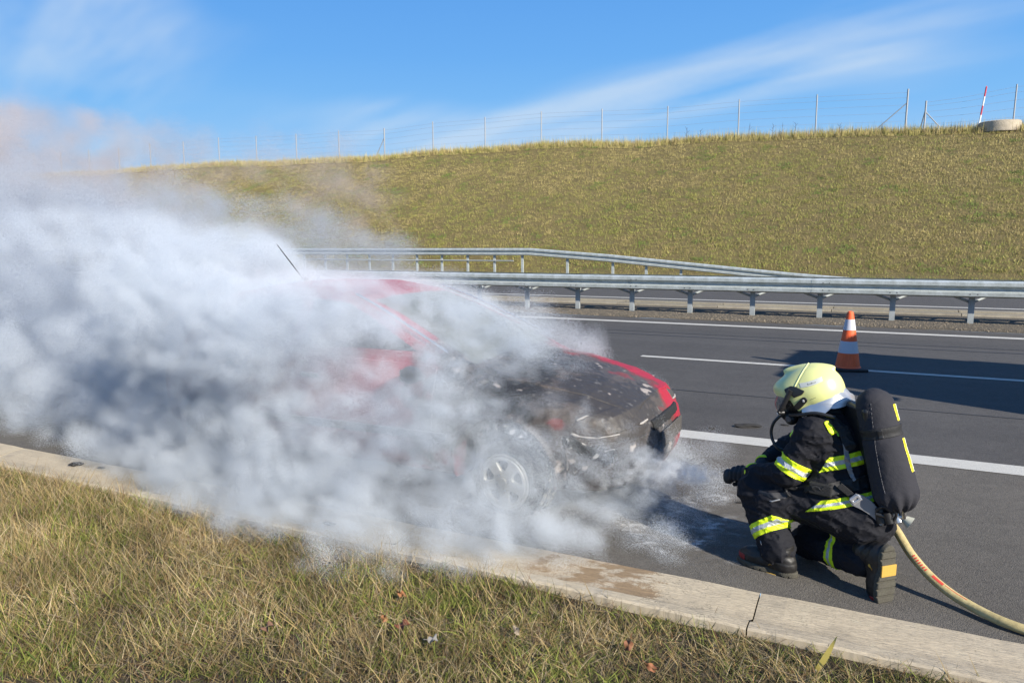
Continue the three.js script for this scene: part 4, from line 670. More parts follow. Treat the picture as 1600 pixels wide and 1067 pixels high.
  panel('tailgate_window', (x, y, z) => Math.max(-3.74 - x, x + 3.4, 0.98 - y, Math.abs(z) - 0.52), 0.003, sootGlass, all, [-3.85, 0.9, -0.6, -3.3, 1.35, 0.6]);
  panel('grille', (x, y, z) => Math.max(Math.abs(y - 0.545) - 0.03, Math.abs(z) - 0.3, -0.12 - x), 0.012, black, all, [-0.15, 0.48, -0.35, 0.08, 0.6, 0.35], 0.009);
  mesh('number_plate', rbox(0.012, 0.11, 0.52, 0.004, 0.022, 0.44, 0), std(rgb(0.06, 0.055, 0.05), 0.8), car);
  // melted plastic hanging over the front wheel arch
  mesh('melted_wing_edge', net((x, y, z) => { const t = clamp((x + 0.85) / 0.75, 0, 1), yc = 0.6 - 0.17 * t + 0.035 * noise3.noise(x * 9, 2, 3); return Math.max(Math.abs(z - 0.79 + 0.12 * t * t) - 0.03 - 0.012 * noise3.noise(x * 14, y * 14, 1), Math.abs(y - yc) - 0.055 * (1 - 0.5 * t) - 0.02 * noise3.noise(x * 17, 5, 2), Math.abs(x + 0.5) - 0.36); }, [-0.95, 0.3, 0.55], [-0.08, 0.75, 0.9], 0.009, (x, y, z, n, out) => { const f = fbm(x * 26, y * 26, z * 26, 3); const k = f > 0.16 ? 0.4 : 0.01; out[0] = k; out[1] = k * 0.95; out[2] = k * 0.88; }), std(rgb(1, 1, 1), 0.95, { vertexColors: true }), car);
  mesh('antenna', rod(V(-3.0, 1.37, 0), V(-3.27, 1.66, 0.0), 0.006, 6, 0.003), black, car);
  mesh('roof_rail_base', rbox(0.06, 0.025, 0.04, 0.01, -3.0, 1.385, 0), black, car);
  // wheels: five-hole alloy rims, tyres burnt and sagging at the front
  const rimMat = std(rgb(0.42, 0.41, 0.38), 0.5, { metalness: 0.55, bumpMap: repeated(fineBump, 9), bumpScale: 0.001 }), tyreMat = std(rgb(0.016, 0.016, 0.016), 0.95, { bumpMap: repeated(fineBump, 8), bumpScale: 0.006 });
  const disc = new THREE.Shape(); disc.absarc(0, 0, 0.152, 0, Math.PI * 2);
  for (let k = 0; k < 5; k++) { const a = k * Math.PI * 2 / 5 + 0.35, h = new THREE.Path(), c = Math.cos(a), s = Math.sin(a), P = (r, t) => [r * c - t * s, r * s + t * c]; h.moveTo(...P(0.07, -0.018)); h.quadraticCurveTo(...P(0.06, 0), ...P(0.07, 0.018)); h.lineTo(...P(0.118, 0.05)); h.quadraticCurveTo(...P(0.145, 0.04), ...P(0.143, 0)); h.quadraticCurveTo(...P(0.145, -0.04), ...P(0.118, -0.05)); disc.holes.push(h); }
  const face = new THREE.ExtrudeGeometry(disc, { depth: 0.012, bevelEnabled: true, bevelSize: 0.006, bevelThickness: 0.009, bevelSegments: 3, curveSegments: 30 });
  const lip = new THREE.LatheGeometry([[0.148, -0.09], [0.152, 0.0], [0.16, 0.012], [0.17, 0.018], [0.176, 0.012], [0.172, -0.09]].map(([r, y]) => new THREE.Vector2(r, y)), 48).rotateX(Math.PI / 2);
  const barrel = new THREE.LatheGeometry([[0.02, -0.05], [0.15, -0.05], [0.15, -0.02]].map(([r, y]) => new THREE.Vector2(r, y)), 32).rotateX(Math.PI / 2);
  const bolt = new THREE.CylinderGeometry(0.009, 0.009, 0.012, 6).rotateX(Math.PI / 2);
  for (const [x, front] of [[AX1, true], [AX2, false]]) for (const zs of [1, -1]) {
    const w = new THREE.Group(); w.name = 'wheel'; car.add(w); w.position.set(x, front ? 0.212 : 0.278, zs * 0.75); if (zs < 0) w.rotation.y = Math.PI; if (front) w.rotation.y += -0.12 * zs * 0 - 0.1;
    const r = mesh('rim', face, rimMat, w); mesh('rim_lip', lip, rimMat, w); mesh('brake_drum', barrel, black, w); mesh('hub_cap', new THREE.CylinderGeometry(0.028, 0.032, 0.02, 20).rotateX(Math.PI / 2).translate(0, 0, 0.024), rimMat, w);
    for (let k = 0; k < 4; k++) mesh('wheel_bolt', bolt, chrome, w).position.set(0.05 * Math.cos(k * 1.571 + 0.4), 0.05 * Math.sin(k * 1.571 + 0.4), 0.024);
    const t = new THREE.TorusGeometry(front ? 0.205 : 0.222, front ? 0.042 : 0.055, 14, 60), p = t.attributes.position; // burnt tyre: ragged and flat below
    for (let i = 0; i < p.count; i++) { let px = p.getX(i), py = p.getY(i), pz = p.getZ(i); const a = Math.atan2(py, px); pz *= 1.55; if (front) { const n = 0.012 * noise3.noise(px * 14, py * 14, pz * 14 + 3); px += px * n * 3; py += py * n * 3; py = Math.max(py, -0.206); } else py = Math.max(py, -0.276); p.setXYZ(i, px, py, pz - 0.045); }
    t.computeVertexNormals(); mesh('tyre', t, tyreMat, w);
  }
  // charred wheel-arch liner lying against the tyre
  mesh('arch_liner', net((x, y, z) => Math.max(Math.abs(Math.hypot(x - AX1, y - 0.27) - 0.3 - 0.02 * noise3.noise(x * 12, y * 12, z * 12)) - 0.014, Math.abs(z - 0.68) - 0.1, -0.02 - (x - AX1), 0.05 - y + 0.05 * noise3.noise(x * 20, 1, z * 20), y - 0.45), [AX1 - 0.05, 0.02, 0.54], [AX1 + 0.4, 0.5, 0.82], 0.009, (x, y, z, n, out) => { const f = fbm(x * 30, y * 30, z * 30, 3); const k = f > 0.1 ? 0.28 : 0.03; out[0] = k; out[1] = k * 0.92; out[2] = k * 0.7; }), std(rgb(1, 1, 1), 0.95, { vertexColors: true }), car);
}
// ---------------------------------------------------------------- grass
const pickColor = (list, r) => { let s = 0; for (const [w] of list) s += w; let t = r() * s; for (const [w, c] of list) { t -= w; if (t <= 0) return c; } return list[0][1]; };
function bladeTuft(seed, count, spread, hMin, hMax, lean, width, colors, seg = 3) {
  const r = makeRandom(seed), p = [], n = [], col = [], ix = [];
  for (let b = 0; b < count; b++) {
    const az = r() * 6.283, L = lerp(hMin, hMax, r() * r()), w = width * (0.6 + 0.8 * r()), l0 = lean * (0.2 + r()), curl = (r() - 0.15) * 1.7, ox = (r() - 0.5) * 2 * spread, oz = (r() - 0.5) * 2 * spread;
    const dx = Math.cos(az), dz = Math.sin(az), tw = r() * 6.283, sx = Math.cos(tw), sz = Math.sin(tw), c0 = pickColor(colors, r), k = 0.75 + 0.5 * r(), base = p.length / 3;
    let x = ox, y = -0.01, z = oz, a = l0;
    for (let i = 0; i <= seg; i++) {
      const t = i / seg, ww = w * (i === seg ? 0.05 : 1 - 0.55 * t);
      p.push(x - sx * ww / 2, y, z - sz * ww / 2, x + sx * ww / 2, y, z + sz * ww / 2);
      for (let q = 0; q < 2; q++) { n.push(-sz, 0.35, sx); col.push(c0[0] * k, c0[1] * k, c0[2] * k); }
      const st = L / seg; x += dx * Math.sin(a) * st; z += dz * Math.sin(a) * st; y += Math.cos(a) * st; a += curl / seg;
    }
    for (let i = 0; i < seg; i++) { const q = base + i * 2; ix.push(q, q + 1, q + 2); if (i < seg - 1) ix.push(q + 1, q + 3, q + 2); }
  }
  const g = new THREE.BufferGeometry(); g.setAttribute('position', new THREE.Float32BufferAttribute(p, 3)); g.setAttribute('color', new THREE.Float32BufferAttribute(col, 3)); g.setIndex(ix); g.computeVertexNormals(); return g;
}
const straw = [0.36, 0.27, 0.13], paleStraw = [0.46, 0.38, 0.24], olive = [0.15, 0.15, 0.045], green = [0.085, 0.135, 0.025], lightGreen = [0.2, 0.23, 0.05], rust = [0.2, 0.11, 0.05], grey = [0.24, 0.19, 0.14];
const hillMat = std(rgb(1, 1, 1), 0.85, { vertexColors: true, side: THREE.DoubleSide });
const bladeMat = phys(rgb(1, 1, 1), 0.75, { vertexColors: true, side: THREE.DoubleSide, specularIntensity: 0.35 });
function scatter(name, kinds, place, seed, total) { // every kind of tuft becomes one mesh of loose blades
  const r = makeRandom(seed), lists = kinds.map(() => []);
  for (let i = 0; i < total; i++) { const q = place(r); if (q) lists[q.kind].push(q); }
  const M = new THREE.Matrix4(), Q = new THREE.Quaternion(), E = new THREE.Euler(), v = new THREE.Vector3();
  kinds.forEach(([part, g], k) => {
    const src = g.attributes.position.array, sc = g.attributes.color.array, si = g.index.array, n = src.length / 3, L = lists[k].length;
    const p = new Float32Array(L * n * 3), c = new Float32Array(L * n * 3), ix = new Uint32Array(L * si.length);
    lists[k].forEach((q, i) => {
      E.set(q.tx ?? 0, r() * 6.283, q.tz ?? 0); Q.setFromEuler(E); M.compose(V(q.x, q.y, q.z), Q, V(q.s, q.s * (q.h ?? 1), q.s));
      for (let a = 0; a < n; a++) { v.set(src[a * 3], src[a * 3 + 1], src[a * 3 + 2]).applyMatrix4(M); const o = (i * n + a) * 3; p[o] = v.x; p[o + 1] = v.y; p[o + 2] = v.z; c[o] = sc[a * 3] * q.c.r; c[o + 1] = sc[a * 3 + 1] * q.c.g; c[o + 2] = sc[a * 3 + 2] * q.c.b; }
      for (let a = 0; a < si.length; a++) ix[i * si.length + a] = si[a] + i * n;
    });
    const out = new THREE.BufferGeometry(); out.setAttribute('position', new THREE.BufferAttribute(p, 3)); out.setAttribute('color', new THREE.BufferAttribute(c, 3)); out.setIndex(new THREE.BufferAttribute(ix, 1)); out.computeVertexNormals();
    console.log(part, L, ix.length / 3);
    const m = mesh(numbered(part), out, name === 'verge_grass' ? bladeMat : hillMat, scene); m.userData.kind = 'stuff';
  });
}
{ // verge in the foreground
  const mixed = [[4, olive], [3, lightGreen], [3, straw], [1, paleStraw], [1.5, green], [1.5, rust]], dry = [[5, straw], [2.5, paleStraw], [2, olive], [1.5, rust], [1.5, grey]], fresh = [[5, lightGreen], [4, green], [2, olive], [1, straw]];
  const kinds = [
    ['short_grass', bladeTuft(11, 28, 0.05, 0.04, 0.15, 0.8, 0.0032, mixed, 2)], ['dry_grass', bladeTuft(12, 30, 0.06, 0.07, 0.28, 0.75, 0.0025, dry)],
    ['fresh_grass', bladeTuft(13, 30, 0.045, 0.05, 0.19, 0.7, 0.0038, fresh)], ['matted_grass', bladeTuft(14, 32, 0.08, 0.06, 0.2, 1.25, 0.0027, [[3, straw], [3, grey], [2, rust], [1, olive]], 2)],
    ['dry_stalks', bladeTuft(15, 6, 0.06, 0.2, 0.42, 0.35, 0.0022, [[3, straw], [3, paleStraw], [1, rust]], 4)], ['short_grass', bladeTuft(16, 26, 0.05, 0.05, 0.15, 0.9, 0.003, mixed, 2)], ['dry_grass', bladeTuft(17, 28, 0.07, 0.07, 0.24, 1.0, 0.0025, dry)],
  ];
  const tint = (x, z, r) => { const n = fbm(x * 1.6 + 20, z * 2.1, 8, 3), k = clamp(0.76 + n * 0.8 + (r() - 0.5) * 0.35, 0.45, 1.25); return new THREE.Color().setRGB(k * 1.02, k, k * 0.96); };
  scatter('verge_grass', kinds, (r) => {
    const far = r() < 0.14, x = far ? -24 + r() * 17 : -8 + r() * 9.8, z = -3.13 + r() * (far ? 3.5 : 2.6);
    const out = z - (-2.945 - 0.482 * x); if (out > 0.5 || (out > 0.12 && r() < 0.75)) return null;
    const edge = smooth(z, -3.15, -3.02); if (z < -3.1 && r() > 0.5) return null;
    const n = fbm(x * 1.1 + 3, z * 1.6, 1, 3), m = fbm(x * 0.5 + 8, z * 0.7, 4, 2), dryness = clamp(0.38 + n * 0.9 + 0.07 * clamp(-x - 1.2, 0, 4) - m * 0.4, 0.03, 0.9), q = r();
    let kind; if (q < 0.24) kind = 3; else if (q < 0.24 + 0.55 * dryness) kind = r() < 0.6 ? 1 : 6; else if (q < 0.95) kind = r() < 0.42 - n * 0.4 ? 2 : r() < 0.5 ? 0 : 5; else kind = x < -1.2 || r() < 0.3 ? 4 : 1;
    const tall = lerp(0.75, 1.15, clamp((-x - 0.5) / 3, 0, 1)); return { kind, x, y: vergeY(x, z), z, s: (0.6 + 0.7 * r()) * lerp(0.6, 1, edge), c: tint(x, z, r), h: 0.72 * tall * (0.6 + 0.7 * r()) * clamp(1 + m * 0.9, 0.6, 1.4), tx: (r() - 0.5) * 0.6, tz: (r() - 0.5) * 0.6 };
  }, 41, 20500);
}
{ // the long grassy slope
  const T = (seed, n, spread, h0, h1, lean, w) => bladeTuft(seed, n, spread, h0, h1, lean, w, [[1, [1, 1, 1]]], 1);
  const kinds = [['hillside_grass', T(21, 9, 0.11, 0.08, 0.26, 0.6, 0.013)], ['hillside_grass', T(22, 9, 0.13, 0.06, 0.2, 0.9, 0.015)], ['crest_grass', T(23, 9, 0.1, 0.25, 0.62, 0.25, 0.014)]];
  const C = new THREE.Color(), tone = [[0.315, 0.28, 0.085], [0.4, 0.33, 0.13], [0.25, 0.265, 0.058], [0.15, 0.215, 0.038], [0.31, 0.235, 0.11]];
  scatter('hillside_grass', kinds, (r) => {
    const u = r(), x = 14 - 104 * Math.pow(u, 1.25), top = r() < 0.14, z = top ? -44.6 - r() * 2.6 : -29.7 - r() * 16.2;
    const up = (-z - 29.7) / 16, n = fbm(x * 0.13 + 2, z * 0.2, 1, 3) + 0.5 * fbm(x * 0.9, z * 0.12, 12, 2), m = fbm(x * 0.5, z * 0.7, 6, 3), k = fbm(x * 1.7, z * 1.9, 3, 2);
    let c; const drier = 0.5 * up + n * 1.0 + m * 0.7 + (r() - 0.5) * 0.5;
    if (top) c = r() < 0.35 ? tone[1] : r() < 0.6 ? tone[0] : tone[4]; else if (m + k * 0.7 < -0.27) c = tone[3]; else if (drier > 0.5) c = tone[1]; else if (drier > 0.16) c = r() < 0.3 ? tone[4] : tone[0]; else c = r() < 0.62 ? tone[2] : tone[0];
    const v = 0.85 + 0.3 * r() + k * 0.2;
    return { kind: top && r() < 0.6 ? 2 : r() < 0.5 ? 0 : 1, x, y: hillY(x, z), z, s: 0.85 + 0.7 * r(), h: 0.7 + 0.6 * r(), tx: 0.1, c: C.clone().setRGB(c[0] * v, c[1] * v, c[2] * v) };
  }, 42, 112000);
  // a few dead weeds standing on the crest
  const weedMat = std(rgb(0.06, 0.045, 0.04), 0.9), r = makeRandom(5);
  [-4.9, -5.6, -6.1, -7.4, -10.2, -11.0, -2.6].forEach((x, i) => {
    const t = thing('dead_weed', ['tallest dark dead weed between two fence posts on the hilltop', 'dark dead weed with spreading twigs on the hilltop', 'slim dark dead weed beside the spreading one', 'lone dark dead weed in the crest grass', 'dark dead weed standing left of a fence post', 'thin dark dead weed close beside another weed', 'dark dead weed near the braced fence post'][i], 'weed', x, hillY(x, -45.5) - 0.05, -45.5, 'dead weeds on the hilltop');
    const h = 0.55 + 0.4 * r(); mesh('stem', rod(V(0, 0, 0), V(0.05, h, 0), 0.012, 5, 0.006), weedMat, t);
    for (let k = 0; k < 5; k++) { const y = h * (0.4 + 0.13 * k), a = r() * 6.28; mesh('twig', rod(V(0.05 * y / h, y, 0), V(0.05 * y / h + 0.16 * Math.cos(a), y + 0.14, 0.1 * Math.sin(a)), 0.007, 4, 0.004), weedMat, t); }
  });
}
{ // fallen leaves lying in the verge grass
  const leafShape = (w, l, lobes, seed) => {
    const r = makeRandom(seed), n = 22, p = [0, 0.006, 0], ix = [];
    for (let i = 0; i < n; i++) { const a = i / n * 6.283, k = 1 + lobes * Math.cos(a * 5) + 0.08 * (r() - 0.5); const x = Math.cos(a) * l * k, z = Math.sin(a) * w * k; p.push(x, 0.35 * z * z / w + 0.012 * Math.sin(a * 3) + 0.25 * x * x / l, z); ix.push(0, 1 + (i + 1) % n, 1 + i); }
    const g = new THREE.BufferGeometry(); g.setAttribute('position', new THREE.Float32BufferAttribute(p, 3)); g.setIndex(ix); g.computeVertexNormals(); return g;
  };
  const leaves = [[-1.72, -2.4, 'dead_leaf', 0.02, 0.035, 0.12, [0.2, 0.065, 0.03], 'large reddish brown fallen leaf curled in the verge grass'], [-1.83, -2.42, 'dead_leaf', 0.014, 0.018, 0.1, [0.26, 0.1, 0.035], 'small orange fallen leaf beside the large reddish brown one'], [-1.93, -2.68, 'dead_leaf', 0.013, 0.026, 0.1, [0.26, 0.1, 0.035], 'narrow orange fallen leaf standing upright in the grass'], [-1.55, -2.36, 'dead_leaf', 0.016, 0.02, 0.15, [0.2, 0.19, 0.18], 'pale grey dried leaf among green grass'], [-1.3, -2.62, 'dead_leaf', 0.016, 0.02, 0.1, [0.3, 0.24, 0.17], 'pale tan fallen leaf lying in dry grass'], [-2.2, -2.12, 'dead_leaf', 0.018, 0.028, 0.15, [0.2, 0.1, 0.06], 'brown fallen leaf under the tall straw'], [-0.85, -2.75, 'dead_leaf', 0.018, 0.024, 0.15, [0.22, 0.09, 0.04], 'rusty fallen leaf near the kerb edge'], [-0.72, -2.62, 'dead_leaf', 0.014, 0.022, 0.1, [0.24, 0.09, 0.035], 'orange brown fallen leaf in the short olive grass']];
  leaves.forEach(([x, z, name, w, l, lobes, c, label], i) => {
    const t = thing(name, label, 'leaf', x, vergeY(x, z) + 0.06, z); t.rotation.set(0.5 + 0.2 * i % 0.5, i * 1.3, 0.3); if (i === 2) t.rotation.z = 1.2;
    const m = phys(rgb(...c), 0.8, { side: THREE.DoubleSide, transmission: 0.2, thickness: 0 });
    mesh('leaf_blade', leafShape(w, l, lobes, 60 + i), m, t); mesh('stalk', rod(V(l * 0.9, 0.008, 0), V(l * 1.9, 0.014, 0.004), 0.0012, 5), m, t);
  });
  // one long yellowed blade leaning over the kerb edge
  const t = thing('yellow_grass_leaf', 'broad yellow grass leaf leaning beside the concrete kerb', 'leaf', -0.155, vergeY(-0.155, -2.95), -2.95);
  const p = [], ix = []; for (let i = 0; i <= 8; i++) { const u = i / 8, w = 0.011 * Math.sin(Math.PI * (0.15 + 0.85 * u)) + 0.0015; p.push(0.07 * u - w, 0.15 * u, -0.05 * u * u, 0.07 * u + w, 0.15 * u + 0.004, -0.05 * u * u + 0.004); if (i) { const a = (i - 1) * 2; ix.push(a, a + 1, a + 2, a + 1, a + 3, a + 2); } }
  const g = new THREE.BufferGeometry(); g.setAttribute('position', new THREE.Float32BufferAttribute(p, 3)); g.setIndex(ix); g.computeVertexNormals();
  mesh('leaf_blade', g, phys(rgb(0.6, 0.47, 0.1), 0.7, { side: THREE.DoubleSide, transmission: 0.3, thickness: 0 }), t);
  mesh('sheath', rod(V(0, -0.02, 0), V(0.003, 0.02, 0), 0.002, 6), bladeMat.clone(), t).material.vertexColors = false;
}
{ // charred scraps on the road
  const r = makeRandom(91), m = std(rgb(0.02, 0.019, 0.018), 0.95);
  const spots = [[-1.02, -6.75, 0.07, 'long thin charred scrap on the road beyond the edge line'], [-0.72, -6.95, 0.03, 'small round charred crumb beyond the edge line'], [-1.3, -6.55, 0.028, 'tiny charred flake beside the white edge line'], [-0.95, -5.35, 0.035, 'charred lump on the shoulder inside the edge line'], [-0.75, -4.75, 0.02, 'little black crumb on the powdered asphalt'], [-5.45, -3.42, 0.05, 'flat dark scrap lying on the pale kerb slab'], [-5.2, -3.45, 0.03, 'small dark crumb lying on the pale kerb slab'], [-2.9, -3.32, 0.035, 'black cinder lying on the smoky kerb']];
  spots.forEach(([x, z, s, label], i) => {
    const g = new THREE.IcosahedronGeometry(1, 2), p = g.attributes.position; for (let k = 0; k < p.count; k++) { const v = V(p.getX(k), p.getY(k), p.getZ(k)), q = 1 + 0.5 * noise3.noise(v.x * 1.6 + i * 7, v.y * 1.6, v.z * 1.6); p.setXYZ(k, v.x * q * s * (i === 0 ? 1.6 : 1.1), v.y * q * s * 0.28, v.z * q * s * 0.6); } g.computeVertexNormals();
    const o = mesh(numbered('debris'), g, m, scene); o.position.set(x, s * 0.18 + (i > 4 ? 0.004 : 0), z); o.rotation.y = r() * 0.6; tag(o, label, 'debris');
  });
}
// ---------------------------------------------------------------- smoke and spray: clouds of very many tiny flakes of soot and droplets, thick where the photograph shows them thick
{
  function puff(seed, flakes, size) { // a ball of loose flakes, denser in the middle
    const r = makeRandom(seed), p = new Float32Array(flakes * 9), c = new THREE.Vector3(), v = new THREE.Vector3(), q = new THREE.Quaternion(), g = () => r() + r() + r() + r() - 2;
    for (let i = 0; i < flakes; i++) {
      for (;;) { c.set(r() * 2 - 1, r() * 2 - 1, r() * 2 - 1); const d = c.lengthSq(); if (d < 1 && r() < (1 - d) * (1 - d)) break; }
      q.set(g(), g(), g(), g()).normalize();
      for (let k = 0; k < 3; k++) { v.set(Math.cos(k * 2.0944) * size, Math.sin(k * 2.0944) * size, 0).applyQuaternion(q).add(c); p.set([v.x, v.y, v.z], i * 9 + k * 3); }
    }
    const geo = new THREE.BufferGeometry(); geo.setAttribute('position', new THREE.BufferAttribute(p, 3)); return geo;
  }
  const section = (flakes) => 0.65 * flakes * 0.0075 ** 2 / 4; // mean shadow of one puff of unit radius
  const vapour = (c, through) => new THREE.MeshPhysicalMaterial({ color: c, roughness: 1, transmission: through, thickness: 0, specularIntensity: 0, side: THREE.DoubleSide });
  const puffs = { 12000: puff(301, 4000, 0.0065), 20000: puff(302, 6000, 0.00685), 20001: puff(304, 10000, 0.0053), 12001: puff(303, 9000, 0.00433) }, turns = Array.from({ length: 16 }, (_, k) => new THREE.Quaternion().setFromEuler(new THREE.Euler(Math.PI / 2 * (k % 4), Math.PI / 2 * Math.floor(k / 4), 0)));
  function cloud(name, label, seed, lo, hi, size, density, peak, material, most, flakes = 20000, stretch = 1.35) {
    const SECTION = section(flakes), puffG = puffs[flakes];
    const r = makeRandom(seed), vol = (hi[0] - lo[0]) * (hi[1] - lo[1]) * (hi[2] - lo[2]), sMean2 = (size[0] + size[1]) ** 2 / 4, tries = Math.round(vol * peak / (SECTION * sMean2)), out = [];
    for (let i = 0; i < tries && out.length < most; i++) { const x = lerp(lo[0], hi[0], r()), y = lerp(lo[1], hi[1], r()), z = lerp(lo[2], hi[2], r()), d = density(x, y, z); if (d > 0 && r() * peak < d) out.push([x, y, z, lerp(size[0], size[1], r()), Math.floor(r() * 16)]); }
    const m = new THREE.InstancedMesh(puffG, material, Math.max(1, out.length)), M = new THREE.Matrix4(); m.name = name; m.userData = { kind: 'stuff', label };
    const flow = V(0, 0, 0), side = V(1, 0, 0), Q = new THREE.Quaternion();
    out.forEach(([x, y, z, s, k], i) => { // every puff is drawn out along the drift, which curls
      flow.set(-0.75 + 0.9 * noise3.noise(x * 1.7, y * 1.7, z * 1.7), 0.25 + 0.9 * noise3.noise(x * 1.7 + 9, y * 1.7, z * 1.7 + 4), 0.9 * noise3.noise(x * 1.7, y * 1.7 + 6, z * 1.7 + 8)).normalize();
      const e = stretch * (0.75 + 0.5 * ((i * 0.618) % 1)); Q.setFromUnitVectors(side, flow); M.compose(V(x, y, z), Q, V(s * e, s / Math.sqrt(e), s / Math.sqrt(e))); m.setMatrixAt(i, M);
    }); m.count = out.length; scene.add(m); console.log(name, out.length, 'of', tries);
  }
  const TOP = [[-9, 2.15], [-6.5, 2.0], [-5.3, 1.85], [-4.85, 1.62], [-4.5, 1.42], [-3.6, 1.39], [-2.9, 1.38], [-2.5, 1.3], [-2.15, 1.1], [-1.75, 0.93], [-1.45, 0.78], [-1.25, 0.58], [-1.1, 0.4], [-0.95, 0.2]];
  const FRONT = [[-9, -3.75], [-7, -3.7], [-5.6, -3.5], [-4.5, -3.15], [-3.4, -2.95], [-2.5, -2.85], [-1.9, -2.9], [-1.5, -3.2], [-1.1, -3.6]];
  const swirl = (x, y, z) => { const a = noise3.noise(x * 0.9, y * 0.9, z * 0.9 + 7), b = noise3.noise(x * 0.9 + 5, y * 0.9 + 9, z * 0.9); return [x + 0.35 * a, y + 0.3 * b, z + 0.3 * noise3.noise(x, y + 4, z + 2)]; };
  const billow = (x, y, z) => { const [u, v, w] = swirl(x, y, z); return 1.55 * fbm(u * 1.5 + 2, v * 2.3, w * 2.0, 5); };
  const white = vapour(rgb(0.66, 0.705, 0.755), 0.4), greyS = vapour(rgb(0.54, 0.58, 0.64), 0.5);
  // body of the smoke round the car
  const plume = (x, y, z) => {
    const n = billow(x, y, z), top = piecewise(TOP, x) - 0.08 * Math.max(0, -4.7 - z) - 0.03 * smooth(-z, 4.4, 4.6) * smooth(x, -4.7, -4.3), front = piecewise(FRONT, x);
    let d = 0.56 + n;
    d -= Math.max(0, y - top + 0.06) * 11 + Math.max(0, z - front + 0.25 + 0.16 * smooth(y, 0.3, 1.3)) * 3.2 + Math.max(0, -5.4 - z) * 2.6;
    if (z < -5.5 && y < 0.75 && x > -5 && x < -1.4) return 0; // nothing shows behind the car
    const inCar = x > -5.1 && x < -1.3 && z > -5.45 && z < -3.95 && y > 0.2 && y < 0.85; if (inCar) return 0;
    d += 0.4 * (1 - smooth(y, 0.15, 0.4)) * smooth(x, -3.7, -3.1) * (1 - smooth(x, -1.95, -1.45)) * smooth(z, -3.8, -3.4);
    let k = 2.05;
    // thin over the burnt wing, the wheel, the bumper and the windscreen pillar, thick over the doors and behind the scuttle
    const wing = smooth(x, -2.75, -2.2) * smooth(z, -4.6, -4.0); k *= lerp(1, 0.46, wing);
    const low = smooth(x, -2.6, -2.1) * (1 - smooth(y, 0.1, 0.32)) * smooth(z, -4.0, -3.7); k += 1.3 * low;
    const pillar = Math.exp(-(((x + 2.68) / 0.27) ** 2 + ((y - 0.98) / 0.2) ** 2)) * smooth(z, -4.5, -4.1); k *= 1 - 0.85 * pillar;
    const over = smooth(y, 0.85, 1.0) * smooth(-z, 4.25, 4.6) * smooth(x, -3.4, -2.6) * (1 - smooth(x, -1.95, -1.5)); k += 1.1 * over;
    const nose = smooth(x, -1.75, -1.45) * smooth(y, 0.3, 0.5); k *= lerp(1, 1.25, nose);
    k *= lerp(1, lerp(0.55, 0.26, smooth(y, 0.7, 1.3)), smooth(-x, 4.9, 6.5)); d += 0.25 * smooth(-x, 4.6, 5.4) * (1 - smooth(y, 0.8, 1.2)) * smooth(z, -4.3, -3.9);
    const roof = smooth(y, 0.85, 0.98) * smooth(-x, 2.9, 3.2) * (1 - smooth(-x, 4.9, 5.2)) * (1 - smooth(-z, 5.2, 5.6)); d += 0.85 * roof + 0.3 * smooth(-x, 2.95, 3.3) * (1 - smooth(-x, 4.9, 5.3)) * smooth(z, -4.0, -3.85);
    const veil = 0.22 * smooth(x, -5.2, -4.6) * (1 - smooth(x, -1.35, -1.1)) * smooth(z, -4.5, -4.2) * (1 - smooth(z, front - 0.3, front)) * (1 - smooth(y, top - 0.2, top + 0.05)) * (1 - 0.6 * pillar);
    return veil + (d <= 0 ? 0 : Math.min(1.3, d * 1.25) * k);
  };
  const nearPart = (x, z) => x > -5.2 && z > -4.4;
  cloud('smoke', 'dense white smoke rolling over the near side of the burning car', 401, [-5.2, 0, -4.4], [-0.9, 2.1, -2.7], [0.055, 0.125], plume, 5.5, white, 60000, 12000);
  cloud('smoke', 'dense white smoke rising behind and over the burning car', 405, [-9, 0, -6.2], [-0.9, 2.4, -2.9], [0.12, 0.22], (x, y, z) => nearPart(x, z) ? 0 : plume(x, y, z), 5.5, white, 40000);
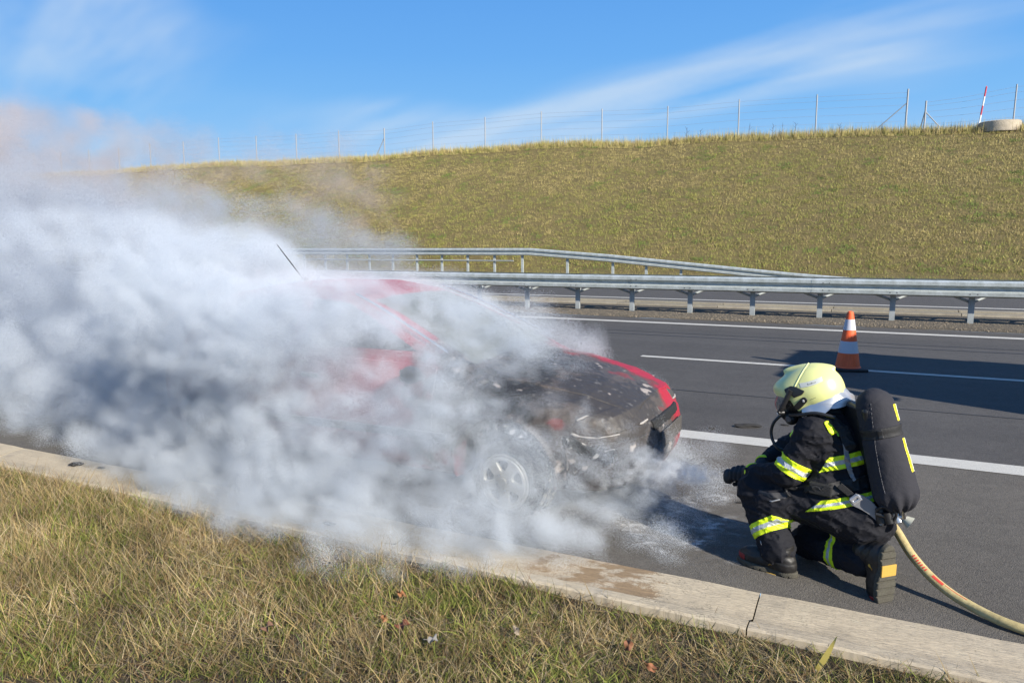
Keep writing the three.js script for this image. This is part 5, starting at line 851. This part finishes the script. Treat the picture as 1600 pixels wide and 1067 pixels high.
  // drifting bank of smoke downwind, filling the left
  cloud('smoke', 'grey bank of smoke drifting along the road behind the car', 402, [-22, 0, -13], [-5.4, 4.2, -3.5], [0.25, 0.5], (x, y, z) => {
    if (x < 1.83 * z - 2 || z < -11) return 0;
    const n = 1.1 * fbm(x * 0.4, y * 0.5, z * 0.45 + 3, 3), far = clamp((-x - 6) / 9, 0, 1), top = lerp(1.5, 3.0, far), rim = -4.0 - 0.55 * (z + 4) * 0;
    let d = 0.55 + n * 0.9 - Math.max(0, y - top) * 1.1 - Math.max(0, -x < 7 ? 7 + x : 0) * 0.5 - Math.max(0, z + 3.95) * 1.3 - Math.max(0, -9.5 - z) * 0.5;
    return d <= 0 ? 0 : Math.min(0.8, d * 0.9) * 0.6;
  }, 0.5, greyS, 30000, 20001);
  // thin brownish veil higher up
  cloud('smoke', 'thin brownish haze of smoke rising against the sky', 403, [-34, 1.6, -22], [-9, 8.5, -6], [0.35, 0.75], (x, y, z) => {
    if (x < 1.83 * z - 3) return 0;
    const n = 1.1 * fbm(x * 0.16 + 7, y * 0.2, z * 0.16, 3), a = y / Math.hypot(x, z), az = Math.atan2(-x, -z); // rises as it drifts away
    let d = 0.45 + n * 1.1 - Math.max(0, y - (2.0 + 0.2 * (-x - 6))) * 0.6 - Math.max(0, 14.5 + x) * 0.5 - Math.max(0, -18 - z) * 0.3;
    return d <= 0 ? 0 : Math.min(0.6, d) * 0.19;
  }, 0.117, vapour(rgb(0.55, 0.48, 0.465), 0.4), 12000, 12001);
  // water spray from the nozzle to the car
  const nz = V(-0.72, 0.386, -4.077), ax = V(-0.97, -0.1, -0.12).normalize();
  cloud('water_spray', 'fine mist of water fanning from the nozzle to the car', 404, [-1.75, 0.0, -4.8], [-0.7, 0.85, -3.55], [0.022, 0.045], (x, y, z) => {
    const t = (x - nz.x) * ax.x + (y - nz.y) * ax.y + (z - nz.z) * ax.z; if (t < 0.02 || t > 1.0) return 0;
    const rr = Math.hypot(x - nz.x - ax.x * t, y - nz.y - ax.y * t, z - nz.z - ax.z * t), R = 0.018 + 0.26 * t, e = rr / R; if (e > 1) return 0;
    return (1 - e * e) * (0.9 + 1.1 * noise3.noise(x * 9, y * 9, z * 9)) * lerp(9, 3, smooth(t, 0, 0.7)) * (1 - smooth(t, 0.75, 1.0));
  }, 12.0, vapour(rgb(0.9, 0.92, 0.94), 0.5), 12000, 12000, 1.2);
}
renderer.render(scene, camera);
